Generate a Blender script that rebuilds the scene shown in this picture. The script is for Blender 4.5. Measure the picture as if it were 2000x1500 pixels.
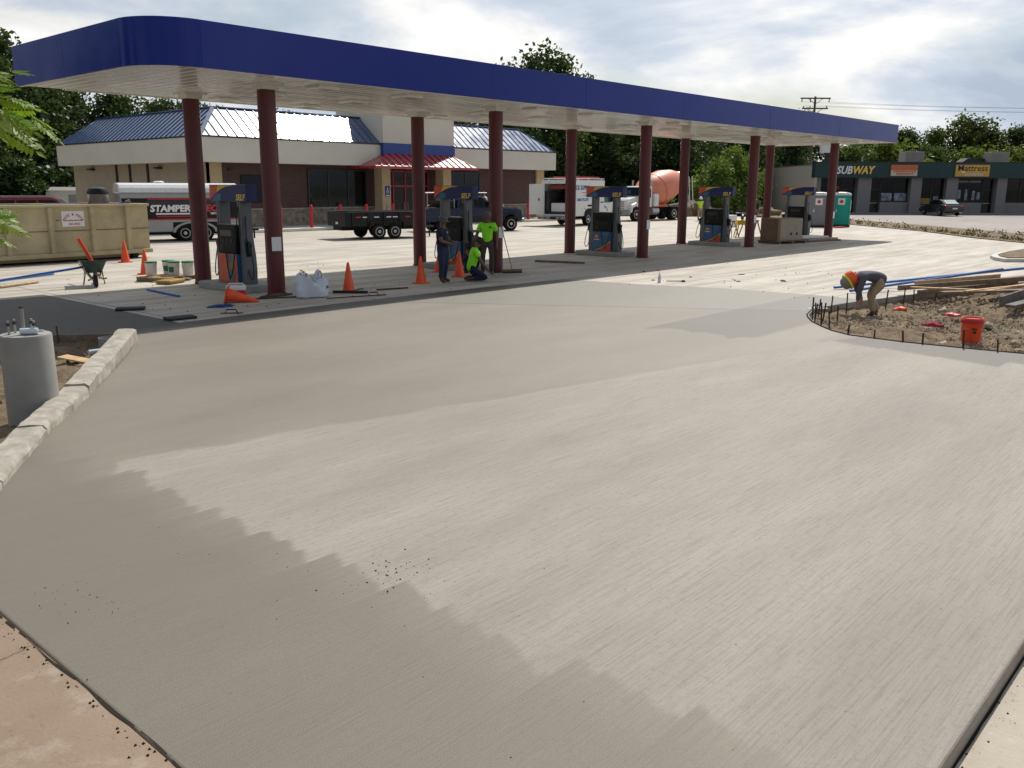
import bpy, bmesh, math, random
import numpy as np
from mathutils import Vector, Matrix, Euler
random.seed(7); np.random.seed(7)
for o in list(bpy.data.objects): bpy.data.objects.remove(o)
S = bpy.context.scene
COL = S.collection
R = math.radians
PI = math.pi

# ------------------------------------------------------------------ camera
cd = bpy.data.cameras.new('camera'); cam = bpy.data.objects.new('camera', cd); COL.objects.link(cam)
cd.sensor_width = 36; cd.lens = 36*1726/2000; cd.clip_start = .05; cd.clip_end = 4000
pit, rol, az = R(12.6), R(.2), R(41.9)
fw = Vector((math.cos(az)*math.cos(pit), math.sin(az)*math.cos(pit), -math.sin(pit)))
rt = Vector((math.sin(az), -math.cos(az), 0)); up = rt.cross(fw)
rt, up = rt*math.cos(rol)+up*math.sin(rol), up*math.cos(rol)-rt*math.sin(rol)
cam.matrix_world = Matrix(((rt.x, up.x, -fw.x, 0), (rt.y, up.y, -fw.y, 0), (rt.z, up.z, -fw.z, 2.5), (0, 0, 0, 1)))
S.camera = cam
S.render.resolution_x, S.render.resolution_y = 1024, 768

# ------------------------------------------------------------------ sun, sky, exposure
SUN = Vector((.60, .235, .765)).normalized()
sd = bpy.data.lights.new('sun', 'SUN'); sun = bpy.data.objects.new('sun', sd); COL.objects.link(sun)
sd.energy = 5.0; sd.angle = R(.55); sd.color = (1, .95, .87)
sun.rotation_euler = SUN.to_track_quat('Z', 'Y').to_euler()
sun.location = (30, 20, 60)
W = bpy.data.worlds.new('World'); S.world = W; W.use_nodes = True
wt = W.node_tree; wt.nodes.clear()
def wn(t, **k):
    n = wt.nodes.new(t)
    for a, b in k.items(): setattr(n, a, b)
    return n
def wl(a, b): wt.links.new(a, b)
def wmath(op, a, b=None, c=None, clamp=False):
    n = wn('ShaderNodeMath', operation=op, use_clamp=clamp)
    for i, s in enumerate((a, b, c)):
        if s is None: continue
        if isinstance(s, (int, float)): n.inputs[i].default_value = s
        else: wl(s, n.inputs[i])
    return n.outputs[0]
sky = wn('ShaderNodeTexSky', sky_type='NISHITA', sun_disc=False)
sky.sun_elevation = math.asin(SUN.z); sky.sun_rotation = math.atan2(SUN.x, SUN.y)
sky.air_density = 1.1; sky.dust_density = 1.6; sky.ozone_density = 1.2
tc = wn('ShaderNodeTexCoord'); sep = wn('ShaderNodeSeparateXYZ'); wl(tc.outputs['Generated'], sep.inputs[0])
zz = wmath('ADD', wmath('MAXIMUM', sep.outputs[2], 0.0), .27)
cmb = wn('ShaderNodeCombineXYZ')
wl(wmath('DIVIDE', sep.outputs[0], zz), cmb.inputs[0]); wl(wmath('DIVIDE', sep.outputs[1], zz), cmb.inputs[1])
def wnoise(scale, detail, rough, off):
    mp = wn('ShaderNodeMapping'); mp.inputs['Location'].default_value = off
    wl(cmb.outputs[0], mp.inputs[0])
    n = wn('ShaderNodeTexNoise'); n.inputs['Scale'].default_value = scale; n.inputs['Detail'].default_value = detail
    n.inputs['Roughness'].default_value = rough; n.inputs['Distortion'].default_value = .25
    wl(mp.outputs[0], n.inputs[0]); return n.outputs[0]
def wramp(s, stops):
    r = wn('ShaderNodeValToRGB'); e = r.color_ramp.elements
    while len(e) < len(stops): e.new(.5)
    for el, (p, c) in zip(e, stops): el.position = p; el.color = (*c, 1)
    wl(s, r.inputs[0]); return r.outputs[0]
n1 = wnoise(.95, 6, .52, (3.1, 1.7, 0)); n2 = wnoise(1.35, 7, .54, (7.7, 4.2, 2))
# broken cumulus: overhead one looks up between the clouds, toward the horizon they close up; thick bases are grey-blue
cov = wmath('SUBTRACT', n1, wmath('MULTIPLY', sep.outputs[2], .17))
mask = wramp(cov, [(.33, (0, 0, 0)), (.45, (1, 1, 1))])
shade = wramp(n2, [(.36, (.53, .62, .76)), (.47, (.75, .83, .94)), (.55, (1.10, 1.10, 1.09)), (.64, (1.38, 1.37, 1.35))])
# clouds scatter sunlight forward: bright round the sun, dimmer away from it
dt = wn('ShaderNodeVectorMath', operation='DOT_PRODUCT'); wl(tc.outputs['Generated'], dt.inputs[0]); dt.inputs[1].default_value = SUN
fwd = wmath('ADD', wmath('MULTIPLY', wmath('POWER', wmath('MULTIPLY', wmath('ADD', dt.outputs['Value'], 1.0), .5), 2.0), 8.6), 3.9)
mul = wn('ShaderNodeVectorMath', operation='SCALE'); wl(shade, mul.inputs[0]); wl(fwd, mul.inputs['Scale'])
mx = wn('ShaderNodeMix', data_type='RGBA'); wl(mask, mx.inputs[0]); wl(sky.outputs[0], mx.inputs[6]); wl(mul.outputs[0], mx.inputs[7])
bg = wn('ShaderNodeBackground'); bg.inputs[1].default_value = .1; wl(mx.outputs[2], bg.inputs[0])
wo = wn('ShaderNodeOutputWorld'); wl(bg.outputs[0], wo.inputs[0])
vs = S.view_settings; vs.view_transform = 'Standard'; vs.look = 'None'; vs.exposure = -.22; vs.gamma = 1; vs.use_curve_mapping = False

# ------------------------------------------------------------------ materials
class NT:
    def __init__(s, name):
        s.m = bpy.data.materials.new(name); s.m.use_nodes = True; s.t = s.m.node_tree
        s.b = s.t.nodes['Principled BSDF']; s.o = s.t.nodes['Material Output']
    def n(s, t, **k):
        x = s.t.nodes.new(t)
        for a, b in k.items(): setattr(x, a, b)
        return x
    def set(s, inp, v):
        if isinstance(v, bpy.types.NodeSocket): s.t.links.new(v, inp)
        elif isinstance(v, (tuple, list)) and len(v) == 3 and inp.type == 'RGBA': inp.default_value = (*v, 1)
        else: inp.default_value = v
    def P(s, **k):
        for a, v in k.items(): s.set(s.b.inputs[a.replace('_', ' ')], v)
    def mth(s, op, a, b=None, c=None, clamp=False):
        x = s.n('ShaderNodeMath', operation=op, use_clamp=clamp)
        for i, v in enumerate((a, b, c)):
            if v is not None: s.set(x.inputs[i], v)
        return x.outputs[0]
    def co(s, kind='Object', scale=(1, 1, 1), loc=(0, 0, 0), rot=(0, 0, 0)):
        c = s.n('ShaderNodeTexCoord'); mp = s.n('ShaderNodeMapping')
        mp.inputs['Scale'].default_value = scale; mp.inputs['Location'].default_value = loc; mp.inputs['Rotation'].default_value = rot
        s.t.links.new(c.outputs[kind], mp.inputs[0]); return mp.outputs[0]
    def noise(s, vec, scale=1, detail=4, rough=.55, col=False):
        x = s.n('ShaderNodeTexNoise'); s.set(x.inputs['Vector'], vec)
        x.inputs['Scale'].default_value = scale; x.inputs['Detail'].default_value = detail; x.inputs['Roughness'].default_value = rough
        return x.outputs[1 if col else 0]
    def ramp(s, f, stops):
        r = s.n('ShaderNodeValToRGB'); e = r.color_ramp.elements
        while len(e) < len(stops): e.new(.5)
        for el, (p, c) in zip(e, stops):
            el.position = p; el.color = (c, c, c, 1) if isinstance(c, (int, float)) else (*c, 1)
        s.set(r.inputs[0], f); return r.outputs[0]
    def mix(s, f, a, b, mode='MIX'):
        x = s.n('ShaderNodeMix', data_type='RGBA', blend_type=mode)
        s.set(x.inputs[0], f); s.set(x.inputs[6], a); s.set(x.inputs[7], b); return x.outputs[2]
    def sstep(s, v, a, b):
        x = s.n('ShaderNodeMapRange', interpolation_type='SMOOTHSTEP'); s.set(x.inputs[0], v)
        x.inputs[1].default_value = a; x.inputs[2].default_value = b; return x.outputs[0]
    def bump(s, h, strength=.3, dist=.01, prev=None):
        x = s.n('ShaderNodeBump'); s.set(x.inputs['Height'], h)
        x.inputs['Strength'].default_value = strength; x.inputs['Distance'].default_value = dist
        if prev is not None: s.set(x.inputs['Normal'], prev)
        return x.outputs[0]
MAT = {}
def pm(name, col, rough=.6, metal=0., var=.12, scale=3., bump=0., bscale=60, spec=.5, coat=0., dirt=0., emit=0):
    t = NT(name); c = t.co()
    lo = tuple(x*(1-var) for x in col); hi = tuple(min(1, x*(1+var)) for x in col)
    base = t.mix(t.ramp(t.noise(c, scale, 5, .6), [(.3, 0), (.7, 1)]), lo, hi)
    if dirt:
        base = t.mix(t.ramp(t.noise(c, scale*.6, 7, .68), [(.48, 0), (.75, dirt)]), base, (.12, .10, .075))
    t.P(Base_Color=base, Metallic=metal, Specular_IOR_Level=spec, Coat_Weight=coat, Coat_Roughness=.08)
    t.P(Roughness=t.ramp(t.noise(c, scale*2.3, 4), [(.3, max(0, rough-.07)), (.7, min(1, rough+.08))]))
    if bump: t.P(Normal=t.bump(t.noise(c, bscale, 4), bump, .006))
    if emit: t.P(Emission_Color=col, Emission_Strength=emit)
    MAT[name] = t.m; return t.m
pm('blue_fascia', (.014, .030, .235), .16, var=.05, scale=.35, spec=.2)
pm('fascia_top', (.05, .05, .06), .5)
pm('grime', (.035, .029, .023), 1.0, spec=.05)
pm('soffit_white', (.66, .64, .60), .16, var=.05, scale=.6, spec=.6)
pm('white_paint', (.74, .74, .72), .4, var=.05)
pm('maroon', (.100, .015, .019), .36, var=.10, scale=1.2)
pm('paper', (.75, .76, .76), .8, var=.03)
pm('grey_metal', (.125, .132, .148), .45, var=.08)
pm('light_grey', (.28, .29, .30), .4, var=.08)
pm('galv', (.42, .43, .43), .38, .7, var=.15)
pm('pump_black', (.006, .007, .008), .55, spec=.25, var=.2)
pm('pump_dark', (.016, .017, .02), .5, spec=.3)
pm('pump_blue', (.010, .022, .115), .34, var=.06, spec=.35)
pm('pump_skyblue', (.02, .11, .26), .3, var=.3, scale=7)
pm('pump_orange', (.55, .075, .03), .35, var=.1)
pm('pump_yellow', (.72, .42, .05), .35, var=.1)
pm('letter_yellow', (.85, .62, .12), .4, var=.02)
pm('green_rubber', (.01, .05, .032), .5)
pm('black_rubber', (.014, .014, .015), .62, var=.25, bump=.2)
pm('tyre', (.011, .011, .012), .85, var=.3, dirt=.2, bump=.25, spec=.25)
pm('rim_white', (.55, .54, .50), .4, dirt=.4)
pm('rim_chrome', (.55, .56, .58), .22, .9)
pm('rim_dark', (.10, .10, .10), .5, .3)
pm('concrete_island', (.30, .30, .29), .75, var=.15, bump=.25)
pm('old_concrete_curb', (.365, .335, .28), .9, var=.28, scale=6, bump=1.0, bscale=28, dirt=.5)
pm('pier_concrete', (.275, .268, .245), .8, var=.12, scale=2.5, bump=.25)
pm('sidewalk', (.56, .54, .49), .8, var=.1, bump=.2)
pm('stucco', (.63, .60, .52), .9, var=.05, scale=.7, bump=.3, bscale=90)
pm('beige_wall', (.37, .31, .225), .85, var=.07, scale=1.5, bump=.2)
pm('tan_pilaster', (.46, .355, .21), .85, var=.07)
pm('blue_band', (.018, .052, .26), .4, var=.05)
pm('dark_trim', (.022, .022, .024), .5)
pm('roof_blue', (.030, .075, .19), .27, .0, var=.08, scale=.5, spec=1.0, coat=.6)
pm('roof_red', (.36, .03, .036), .28, var=.08, spec=.7, coat=.3)
pm('roof_flat', (.25, .25, .25), .9)
pm('red_paint', (.50, .018, .02), .38, var=.1)
pm('red_frame', (.42, .02, .03), .35)
pm('sign_blue', (.01, .03, .18), .4)
pm('board_navy', (.007, .010, .02), .5, spec=.3)
pm('orange_cone', (.85, .095, .02), .5, var=.12, dirt=.25)
pm('orange_plastic', (.78, .07, .018), .36, var=.12, dirt=.3)
pm('dumpster_tan', (.47, .40, .235), .6, var=.14, scale=1.4, bump=.25, bscale=14, dirt=.45)
pm('dumpster_inner', (.06, .022, .018), .8, dirt=.5)
pm('trailer_silver', (.34, .34, .35), .34, .35, var=.06)
pm('trailer_roof', (.70, .70, .68), .3, .1, var=.06)
pm('trailer_black', (.007, .008, .011), .4, var=.15, spec=.3)
pm('trailer_red', (.40, .02, .03), .35)
pm('pattern_navy', (.022, .022, .035), .4)
pm('letter_white', (.78, .78, .78), .5, var=.03)
pm('letter_red', (.55, .03, .04), .5, var=.03)
pm('letter_blue', (.02, .08, .30), .5, var=.03)
pm('letter_black', (.02, .017, .015), .6, var=.03)
pm('letter_dark', (.25, .20, .20), .6)
pm('black_steel', (.009, .0095, .011), .45, var=.25, dirt=.1, spec=.3)
pm('truck_blue', (.008, .018, .055), .25, var=.06, coat=.25, spec=.35)
pm('truck_charcoal', (.018, .019, .022), .4, spec=.3)
pm('vehicle_white', (.72, .72, .70), .3, var=.04, coat=.3, dirt=.10)
pm('vehicle_maroon', (.16, .012, .03), .2, coat=.6)
pm('car_black', (.012, .015, .017), .14, coat=.7, var=.05)
pm('mixer_orange', (.68, .22, .13), .5, var=.12, scale=1.2, dirt=.22)
pm('mixer_orange_deep', (.55, .10, .045), .5)
pm('chassis', (.010, .010, .011), .7, dirt=.15, spec=.25)
pm('glass_dark', (.006, .008, .009), .05, var=.1, spec=.35)
pm('glass_teal', (.03, .09, .10), .05, spec=.8)
pm('glass_pale', (.45, .5, .52), .12, spec=.8)
pm('lamp_clear', (.6, .6, .6), .15)
pm('lamp_red', (.30, .01, .01), .2)
pm('lamp_amber', (.75, .25, .03), .2)
pm('interior_dark', (.05, .052, .05), .8, var=.5, scale=2)
pm('interior_red', (.25, .05, .035), .7)
pm('ladder_red', (.50, .07, .07), .5)
pm('toilet_grey', (.20, .21, .23), .5, var=.08)
pm('toilet_teal', (.0, .34, .27), .45, var=.08)
pm('block_wall', (.30, .29, .28), .9, var=.06, scale=.8, bump=.2)
pm('pier_grey', (.215, .21, .215), .9, var=.08)
pm('side_wall', (.47, .43, .37), .9, var=.06)
pm('green_fascia', (.007, .040, .046), .5, var=.1)
pm('sign_orange', (.52, .15, .06), .5)
pm('sign_cream', (.55, .50, .43), .5)
pm('sign_gold', (.62, .36, .07), .5)
pm('poster', (.20, .24, .30), .6, var=.9, scale=2.2)
pm('poster_yellow', (.30, .19, .03), .6)
pm('lumber_new', (.50, .33, .17), .8, var=.25, scale=6, bump=.3)
pm('lumber_old', (.20, .145, .10), .85, var=.35, scale=7, bump=.4)
pm('lumber_grey', (.14, .13, .115), .85, var=.35, scale=7, bump=.4)
pm('handle_wood', (.36, .22, .11), .6, var=.2)
pm('cardboard', (.25, .165, .11), .85, var=.15)
pm('cardboard_light', (.36, .30, .23), .85, var=.1)
pm('bucket_white', (.66, .67, .65), .42, var=.06, dirt=.35)
pm('lid_green', (.012, .22, .09), .4)
pm('label_green', (.012, .14, .07), .5)
pm('pole_blue', (.02, .13, .42), .35, var=.15)
pm('barrow_green', (.022, .06, .055), .5, dirt=.5)
pm('bag_white', (.56, .60, .66), .75, var=.10, bump=.5, bscale=25)
pm('strap_tan', (.33, .30, .26), .8)
pm('stake_steel', (.06, .042, .035), .7, .2, var=.3, dirt=.3)
pm('rust', (.10, .055, .035), .85, var=.35, bump=.4)
pm('foam_dark', (.022, .03, .032), .8)
pm('red_cloth', (.30, .02, .06), .9, bump=.5)
pm('blue_cloth', (.02, .05, .17), .9, bump=.5)
pm('red_cooler', (.50, .02, .02), .4)
pm('yellow_plastic', (.62, .45, .03), .5)
pm('bark', (.085, .062, .045), .95, var=.35, scale=9, bump=.9, bscale=18)
pm('pole_wood', (.11, .085, .065), .95, var=.2)
pm('wire', (.03, .03, .035), .6)
pm('skin', (.17, .085, .055), .55, var=.06)
pm('skin_pale', (.42, .24, .165), .55, var=.06)
pm('hair_dark', (.02, .014, .01), .7)
pm('neon_green', (.28, .86, .02), .7, var=.08)
pm('navy_shirt', (.008, .013, .034), .85, var=.15)
pm('jeans', (.020, .034, .080), .9, var=.2, scale=8)
pm('jeans_dark', (.009, .013, .038), .9, var=.2, scale=8)
pm('work_pants', (.060, .058, .048), .9, var=.15, scale=8)
pm('khaki', (.33, .255, .165), .9, var=.15, scale=8)
pm('purple_grey', (.095, .088, .125), .9, var=.12)
pm('boot_black', (.015, .015, .016), .55)
pm('boot_brown', (.06, .022, .02), .65)
pm('cap_grey', (.10, .105, .10), .8)
pm('helmet_grey', (.23, .225, .21), .45)
pm('helmet_white', (.74, .74, .74), .35)
pm('hiviz_yellow', (.72, .78, .03), .6)
pm('hiviz_orange', (.95, .13, .03), .6)
pm('hiviz_lime', (.50, .80, .04), .6)
pm('white_cloth', (.66, .66, .67), .85)
pm('dark_green_cloth', (.012, .03, .026), .85)
pm('print_dark', (.02, .05, .02), .8)
pm('print_pale', (.30, .36, .45), .8)
pm('bottle_clear', (.55, .62, .68), .12, spec=.8)
pm('rock', (.34, .28, .20), .95, var=.3, scale=8, bump=.7, bscale=20)
pm('rock_pale', (.38, .33, .27), .95, var=.2, scale=8, bump=.7, bscale=20)
pm('rooftop_grey', (.26, .25, .23), .8, var=.1)
pm('brick_far', (.24, .12, .09), .9, var=.2)
def rem(name, t): MAT[name] = t.m

# brick wall and stone base of the store (bricks are under two pixels there)
t = NT('store_brick'); c = t.co()
sx = t.n('ShaderNodeSeparateXYZ'); t.t.links.new(c, sx.inputs[0]); cx = t.n('ShaderNodeCombineXYZ')
t.set(cx.inputs[0], t.mth('ADD', sx.outputs[0], sx.outputs[1])); t.set(cx.inputs[1], sx.outputs[2])
br = t.n('ShaderNodeTexBrick'); t.set(br.inputs['Vector'], cx.outputs[0]); br.inputs['Scale'].default_value = 4.2
t.set(br.inputs['Color1'], (.070, .036, .032)); t.set(br.inputs['Color2'], (.100, .052, .045)); t.set(br.inputs['Mortar'], (.12, .09, .08))
br.inputs['Mortar Size'].default_value = .012
t.P(Base_Color=br.outputs[0], Roughness=.9, Normal=t.bump(br.outputs[1], .5, -.006)); rem('store_brick', t)
t = NT('store_stone'); c = t.co()
sx = t.n('ShaderNodeSeparateXYZ'); t.t.links.new(c, sx.inputs[0]); cx = t.n('ShaderNodeCombineXYZ')
t.set(cx.inputs[0], t.mth('ADD', sx.outputs[0], sx.outputs[1])); t.set(cx.inputs[1], sx.outputs[2])
vo = t.n('ShaderNodeTexVoronoi'); t.set(vo.inputs['Vector'], cx.outputs[0]); vo.inputs['Scale'].default_value = 4.5
t.P(Base_Color=t.mix(t.ramp(t.noise(vo.outputs['Color'], 3), [(.35, 0), (.65, 1)]), (.15, .125, .095), (.31, .26, .20)), Roughness=.95,
    Normal=t.bump(vo.outputs[0], .6, -.02)); rem('store_stone', t)

# fresh concrete: broom-finished slab that is drying from the middle; the damp margins are darker and glossier
t = NT('fresh_concrete'); c = t.co()
s3 = t.n('ShaderNodeSeparateXYZ'); t.t.links.new(c, s3.inputs[0]); X, Y = s3.outputs[0], s3.outputs[1]
def stroke(width, seed, amp_r, amp_s):
    q = t.mth('DIVIDE', t.mth('ADD', Y, seed), width); fl = t.mth('FLOOR', q); fr = t.mth('FRACT', q)
    wnz = t.n('ShaderNodeTexWhiteNoise', noise_dimensions='1D'); t.set(wnz.inputs['W'], fl)
    return t.mth('ADD', t.mth('MULTIPLY', wnz.outputs[0], amp_r), t.mth('MULTIPLY', fr, amp_s))
blur = t.noise(t.co(scale=(3, 3, 1)), 2, 4)
wob = t.mth('MULTIPLY', t.mth('SUBTRACT', blur, .5), .12)
edge = t.mth('ADD', t.mth('ADD', t.mth('ADD', stroke(.71, .2, .16, .16), stroke(.23, .07, .09, .05)), t.mth('MULTIPLY', t.mth('SUBTRACT', t.noise(t.co(scale=(.4, 1, 1)), 1.1, 3), .5), .5)), 3.12)
m1 = t.sstep(t.mth('SUBTRACT', X, edge), -.035, .05)
lim = t.mth('ADD', t.mth('MULTIPLY', t.mth('SUBTRACT', X, 3.8), -.2), 7.86)
lim = t.mth('ADD', lim, t.mth('MULTIPLY', t.mth('SUBTRACT', t.noise(t.co(scale=(.6, 2.5, 1)), 1.4, 3), .5), .35))
m2 = t.sstep(t.mth('SUBTRACT', lim, Y), -.06, .08)
dry = t.mth('MULTIPLY', m1, m2)
# damp patch before the right island, and damp rim along the island
pe = t.mth('SUBTRACT', X, t.mth('ADD', t.mth('ADD', t.mth('MULTIPLY', t.noise(t.co(scale=(.3, 1, 1)), 1.3, 4, .5), 1.6), stroke(.4, .11, .18, .1)), 12.7))
pa = t.mth('MULTIPLY', t.sstep(pe, -.05, .12), t.mth('MULTIPLY', t.sstep(Y, 6.75, 6.95), t.sstep(t.mth('SUBTRACT', 8.9, Y), 0, .15)))
ri = t.mth('MULTIPLY', t.sstep(t.mth('SUBTRACT', X, t.mth('ADD', stroke(.9, .5, .35, .25), 13.8)), -.05, .2), t.sstep(t.mth('SUBTRACT', 6.1, Y), 0, .3))
# beyond the diagonal joint the pour is a later, greyer one
jd = t.mth('DIVIDE', t.mth('ADD', t.mth('MULTIPLY', t.mth('SUBTRACT', X, 12.29), 8.03), t.mth('MULTIPLY', t.mth('SUBTRACT', Y, 15.63), 5.42)), 9.69)
late = t.sstep(jd, -.01, .01)
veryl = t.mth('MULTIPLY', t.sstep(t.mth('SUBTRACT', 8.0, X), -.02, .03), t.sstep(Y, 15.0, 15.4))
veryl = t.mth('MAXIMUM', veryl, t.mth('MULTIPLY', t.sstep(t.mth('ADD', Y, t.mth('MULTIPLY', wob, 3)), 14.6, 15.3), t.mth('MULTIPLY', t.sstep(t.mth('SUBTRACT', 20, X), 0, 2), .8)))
large = t.noise(t.co(scale=(.25, .8, 1)), .9, 5)
base = t.mix(t.ramp(large, [(.3, 0), (.7, 1)]), (.178, .154, .116), (.238, .210, .162))
lb = t.sstep(t.mth('SUBTRACT', edge, X), -.1, .5)
base = t.mix(t.mth('MULTIPLY', lb, .55), base, (.128, .113, .086))
base = t.mix(t.mth('MULTIPLY', late, .6), base, (.195, .185, .156))
base = t.mix(t.mth('MULTIPLY', pa, .85), base, (.105, .095, .078))
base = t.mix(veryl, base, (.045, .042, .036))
dcol = t.mix(t.ramp(t.noise(t.co(scale=(.35, 1.6, 1)), .7, 5), [(.3, 0), (.7, 1)]), (.262, .234, .194), (.352, .320, .272))
base = t.mix(dry, base, dcol)
base = t.mix(t.mth('MULTIPLY', ri, .85), base, (.155, .142, .125))
broom = t.noise(t.co(scale=(2.0, 62, 1)), 1, 6, .65); fine = t.noise(c, 130, 3, .6); spk = t.noise(c, 20, 6, .75)
base = t.mix(t.mth('MULTIPLY', t.ramp(broom, [(.32, 1), (.54, 0)]), .40), base, (.11, .10, .085))
base = t.mix(t.mth('MULTIPLY', t.ramp(spk, [(.25, 1), (.48, 0)]), .5), base, (.12, .105, .085))
base = t.mix(t.mth('MULTIPLY', t.ramp(fine, [(.3, 1), (.52, 0)]), .38), base, (.09, .08, .065))
jl = t.mth('MULTIPLY', t.sstep(t.mth('ABSOLUTE', jd), .034, .016), t.sstep(X, 12.1, 12.3))
base = t.mix(t.mth('MULTIPLY', jl, .85), base, (.03, .028, .025))
rgh = t.mix(dry, (.60, .60, .60), (.74, .74, .74)); rgh = t.mix(veryl, rgh, (.66, .66, .66)); rgh = t.mix(t.mth('MULTIPLY', late, .5), rgh, (.44, .44, .44))
nb = t.bump(broom, .7, .005); nb = t.bump(fine, .6, .003, nb)
t.P(Base_Color=base, Roughness=rgh, Normal=nb, Specular_IOR_Level=.44); rem('fresh_concrete', t)

# cured pale concrete of the forecourt, with sawn joints, tyre marks and dust
t = NT('cured_concrete'); c = t.co()
s3 = t.n('ShaderNodeSeparateXYZ'); t.t.links.new(c, s3.inputs[0]); X, Y = s3.outputs[0], s3.outputs[1]
b = t.mix(t.ramp(t.noise(c, .22, 5), [(.3, 0), (.7, 1)]), (.46, .415, .345), (.56, .52, .445))
b = t.mix(t.mth('MULTIPLY', t.ramp(t.noise(t.co(scale=(.5, 3.2, 1), rot=(0, 0, R(14))), .55, 6, .65), [(.42, 0), (.66, 1)]), .8), b, (.29, .26, .215))
b = t.mix(t.mth('MULTIPLY', t.ramp(t.noise(t.co(scale=(.18, 2.6, 1), rot=(0, 0, R(-9)), loc=(3, 7, 0)), 1.1, 6, .7), [(.50, 0), (.68, 1)]), .6), b, (.25, .225, .19))
b = t.mix(t.mth('MULTIPLY', t.ramp(t.noise(c, 4, 8, .75), [(.5, 0), (.8, 1)]), .45), b, (.30, .26, .205))
def joints(v, step, off):
    fr = t.mth('FRACT', t.mth('DIVIDE', t.mth('ADD', v, off), step)); d = t.mth('MULTIPLY', t.mth('MINIMUM', fr, t.mth('SUBTRACT', 1.0, fr)), step)
    return t.sstep(d, .030, .012)
jj = t.mth('MAXIMUM', joints(X, 4.6, 1.0), joints(Y, 4.3, .4))
b = t.mix(t.mth('MULTIPLY', jj, .75), b, (.13, .115, .095))
t.P(Base_Color=b, Roughness=.72, Normal=t.bump(t.noise(c, 40, 5), .25, .004), Specular_IOR_Level=.35); rem('cured_concrete', t)

t = NT('street_concrete'); c = t.co()
b = t.mix(t.ramp(t.noise(c, .9, 6, .6), [(.3, 0), (.7, 1)]), (.205, .142, .092), (.285, .21, .145))
b = t.mix(t.ramp(t.noise(t.co(loc=(4, 2, 0)), 2.3, 7, .7), [(.52, 0), (.70, .8)]), b, (.38, .33, .26))
b = t.mix(t.ramp(t.noise(t.co(loc=(9, 2, 0)), 26, 6, .7), [(.60, 0), (.70, .8)]), b, (.13, .10, .075))
wv = t.n('ShaderNodeTexVoronoi', feature='DISTANCE_TO_EDGE')
t.set(wv.inputs['Vector'], t.mix(.16, t.co(scale=(.45, .75, 1), rot=(0, 0, .5)), t.noise(c, 2.5, 5, .6, True))); wv.inputs['Scale'].default_value = .8
b = t.mix(t.ramp(wv.outputs[0], [(.0012, .9), (.0045, 0)]), b, (.05, .04, .032))
t.P(Base_Color=b, Roughness=.85, Normal=t.bump(t.noise(c, 55, 6, .65), .6, .006)); rem('street_concrete', t)

t = NT('gutter_concrete'); c = t.co()
b = t.mix(t.ramp(t.noise(c, 1.3, 6, .6), [(.3, 0), (.7, 1)]), (.36, .31, .235), (.47, .42, .345))
b = t.mix(t.ramp(t.noise(t.co(loc=(3, 3, 0)), 9, 7, .7), [(.60, 0), (.72, .75)]), b, (.12, .10, .08))
b = t.mix(t.ramp(t.noise(t.co(loc=(7, 3, 0)), 5, 6, .7), [(.60, 0), (.75, .6)]), b, (.62, .60, .57))
t.P(Base_Color=b, Roughness=.85, Normal=t.bump(t.noise(c, 45, 6, .65), .6, .006)); rem('gutter_concrete', t)

t = NT('asphalt_old'); c = t.co()
b = t.mix(t.ramp(t.noise(c, .12, 6), [(.3, 0), (.7, 1)]), (.235, .205, .185), (.315, .28, .25))
b = t.mix(t.ramp(t.noise(t.co(scale=(.3, 1, 1)), .5, 6, .7), [(.55, 0), (.75, .6)]), b, (.14, .12, .11))
t.P(Base_Color=b, Roughness=.8, Normal=t.bump(t.noise(c, 30, 4), .3, .006)); rem('asphalt_old', t)

t = NT('soil'); c = t.co()
b = t.mix(t.ramp(t.noise(c, 2.2, 8, .7), [(.35, 0), (.65, 1)]), (.12, .078, .044), (.30, .22, .13))
b = t.mix(t.ramp(t.noise(t.co(loc=(5, 1, 0)), 9, 6, .7), [(.58, 0), (.72, .8)]), b, (.36, .29, .20))
t.P(Base_Color=b, Roughness=.95, Normal=t.bump(t.noise(c, 13, 8, .72), 1.0, .07)); rem('soil', t)

t = NT('grass_ground'); c = t.co()
b = t.mix(t.ramp(t.noise(c, .5, 8, .7), [(.35, 0), (.65, 1)]), (.045, .075, .018), (.12, .125, .045))
b = t.mix(t.ramp(t.noise(c, .13, 5, .6), [(.5, 0), (.7, .7)]), b, (.19, .135, .08))
t.P(Base_Color=b, Roughness=.95, Normal=t.bump(t.noise(c, 14, 6, .7), 1.0, .05)); rem('grass_ground', t)

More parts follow.
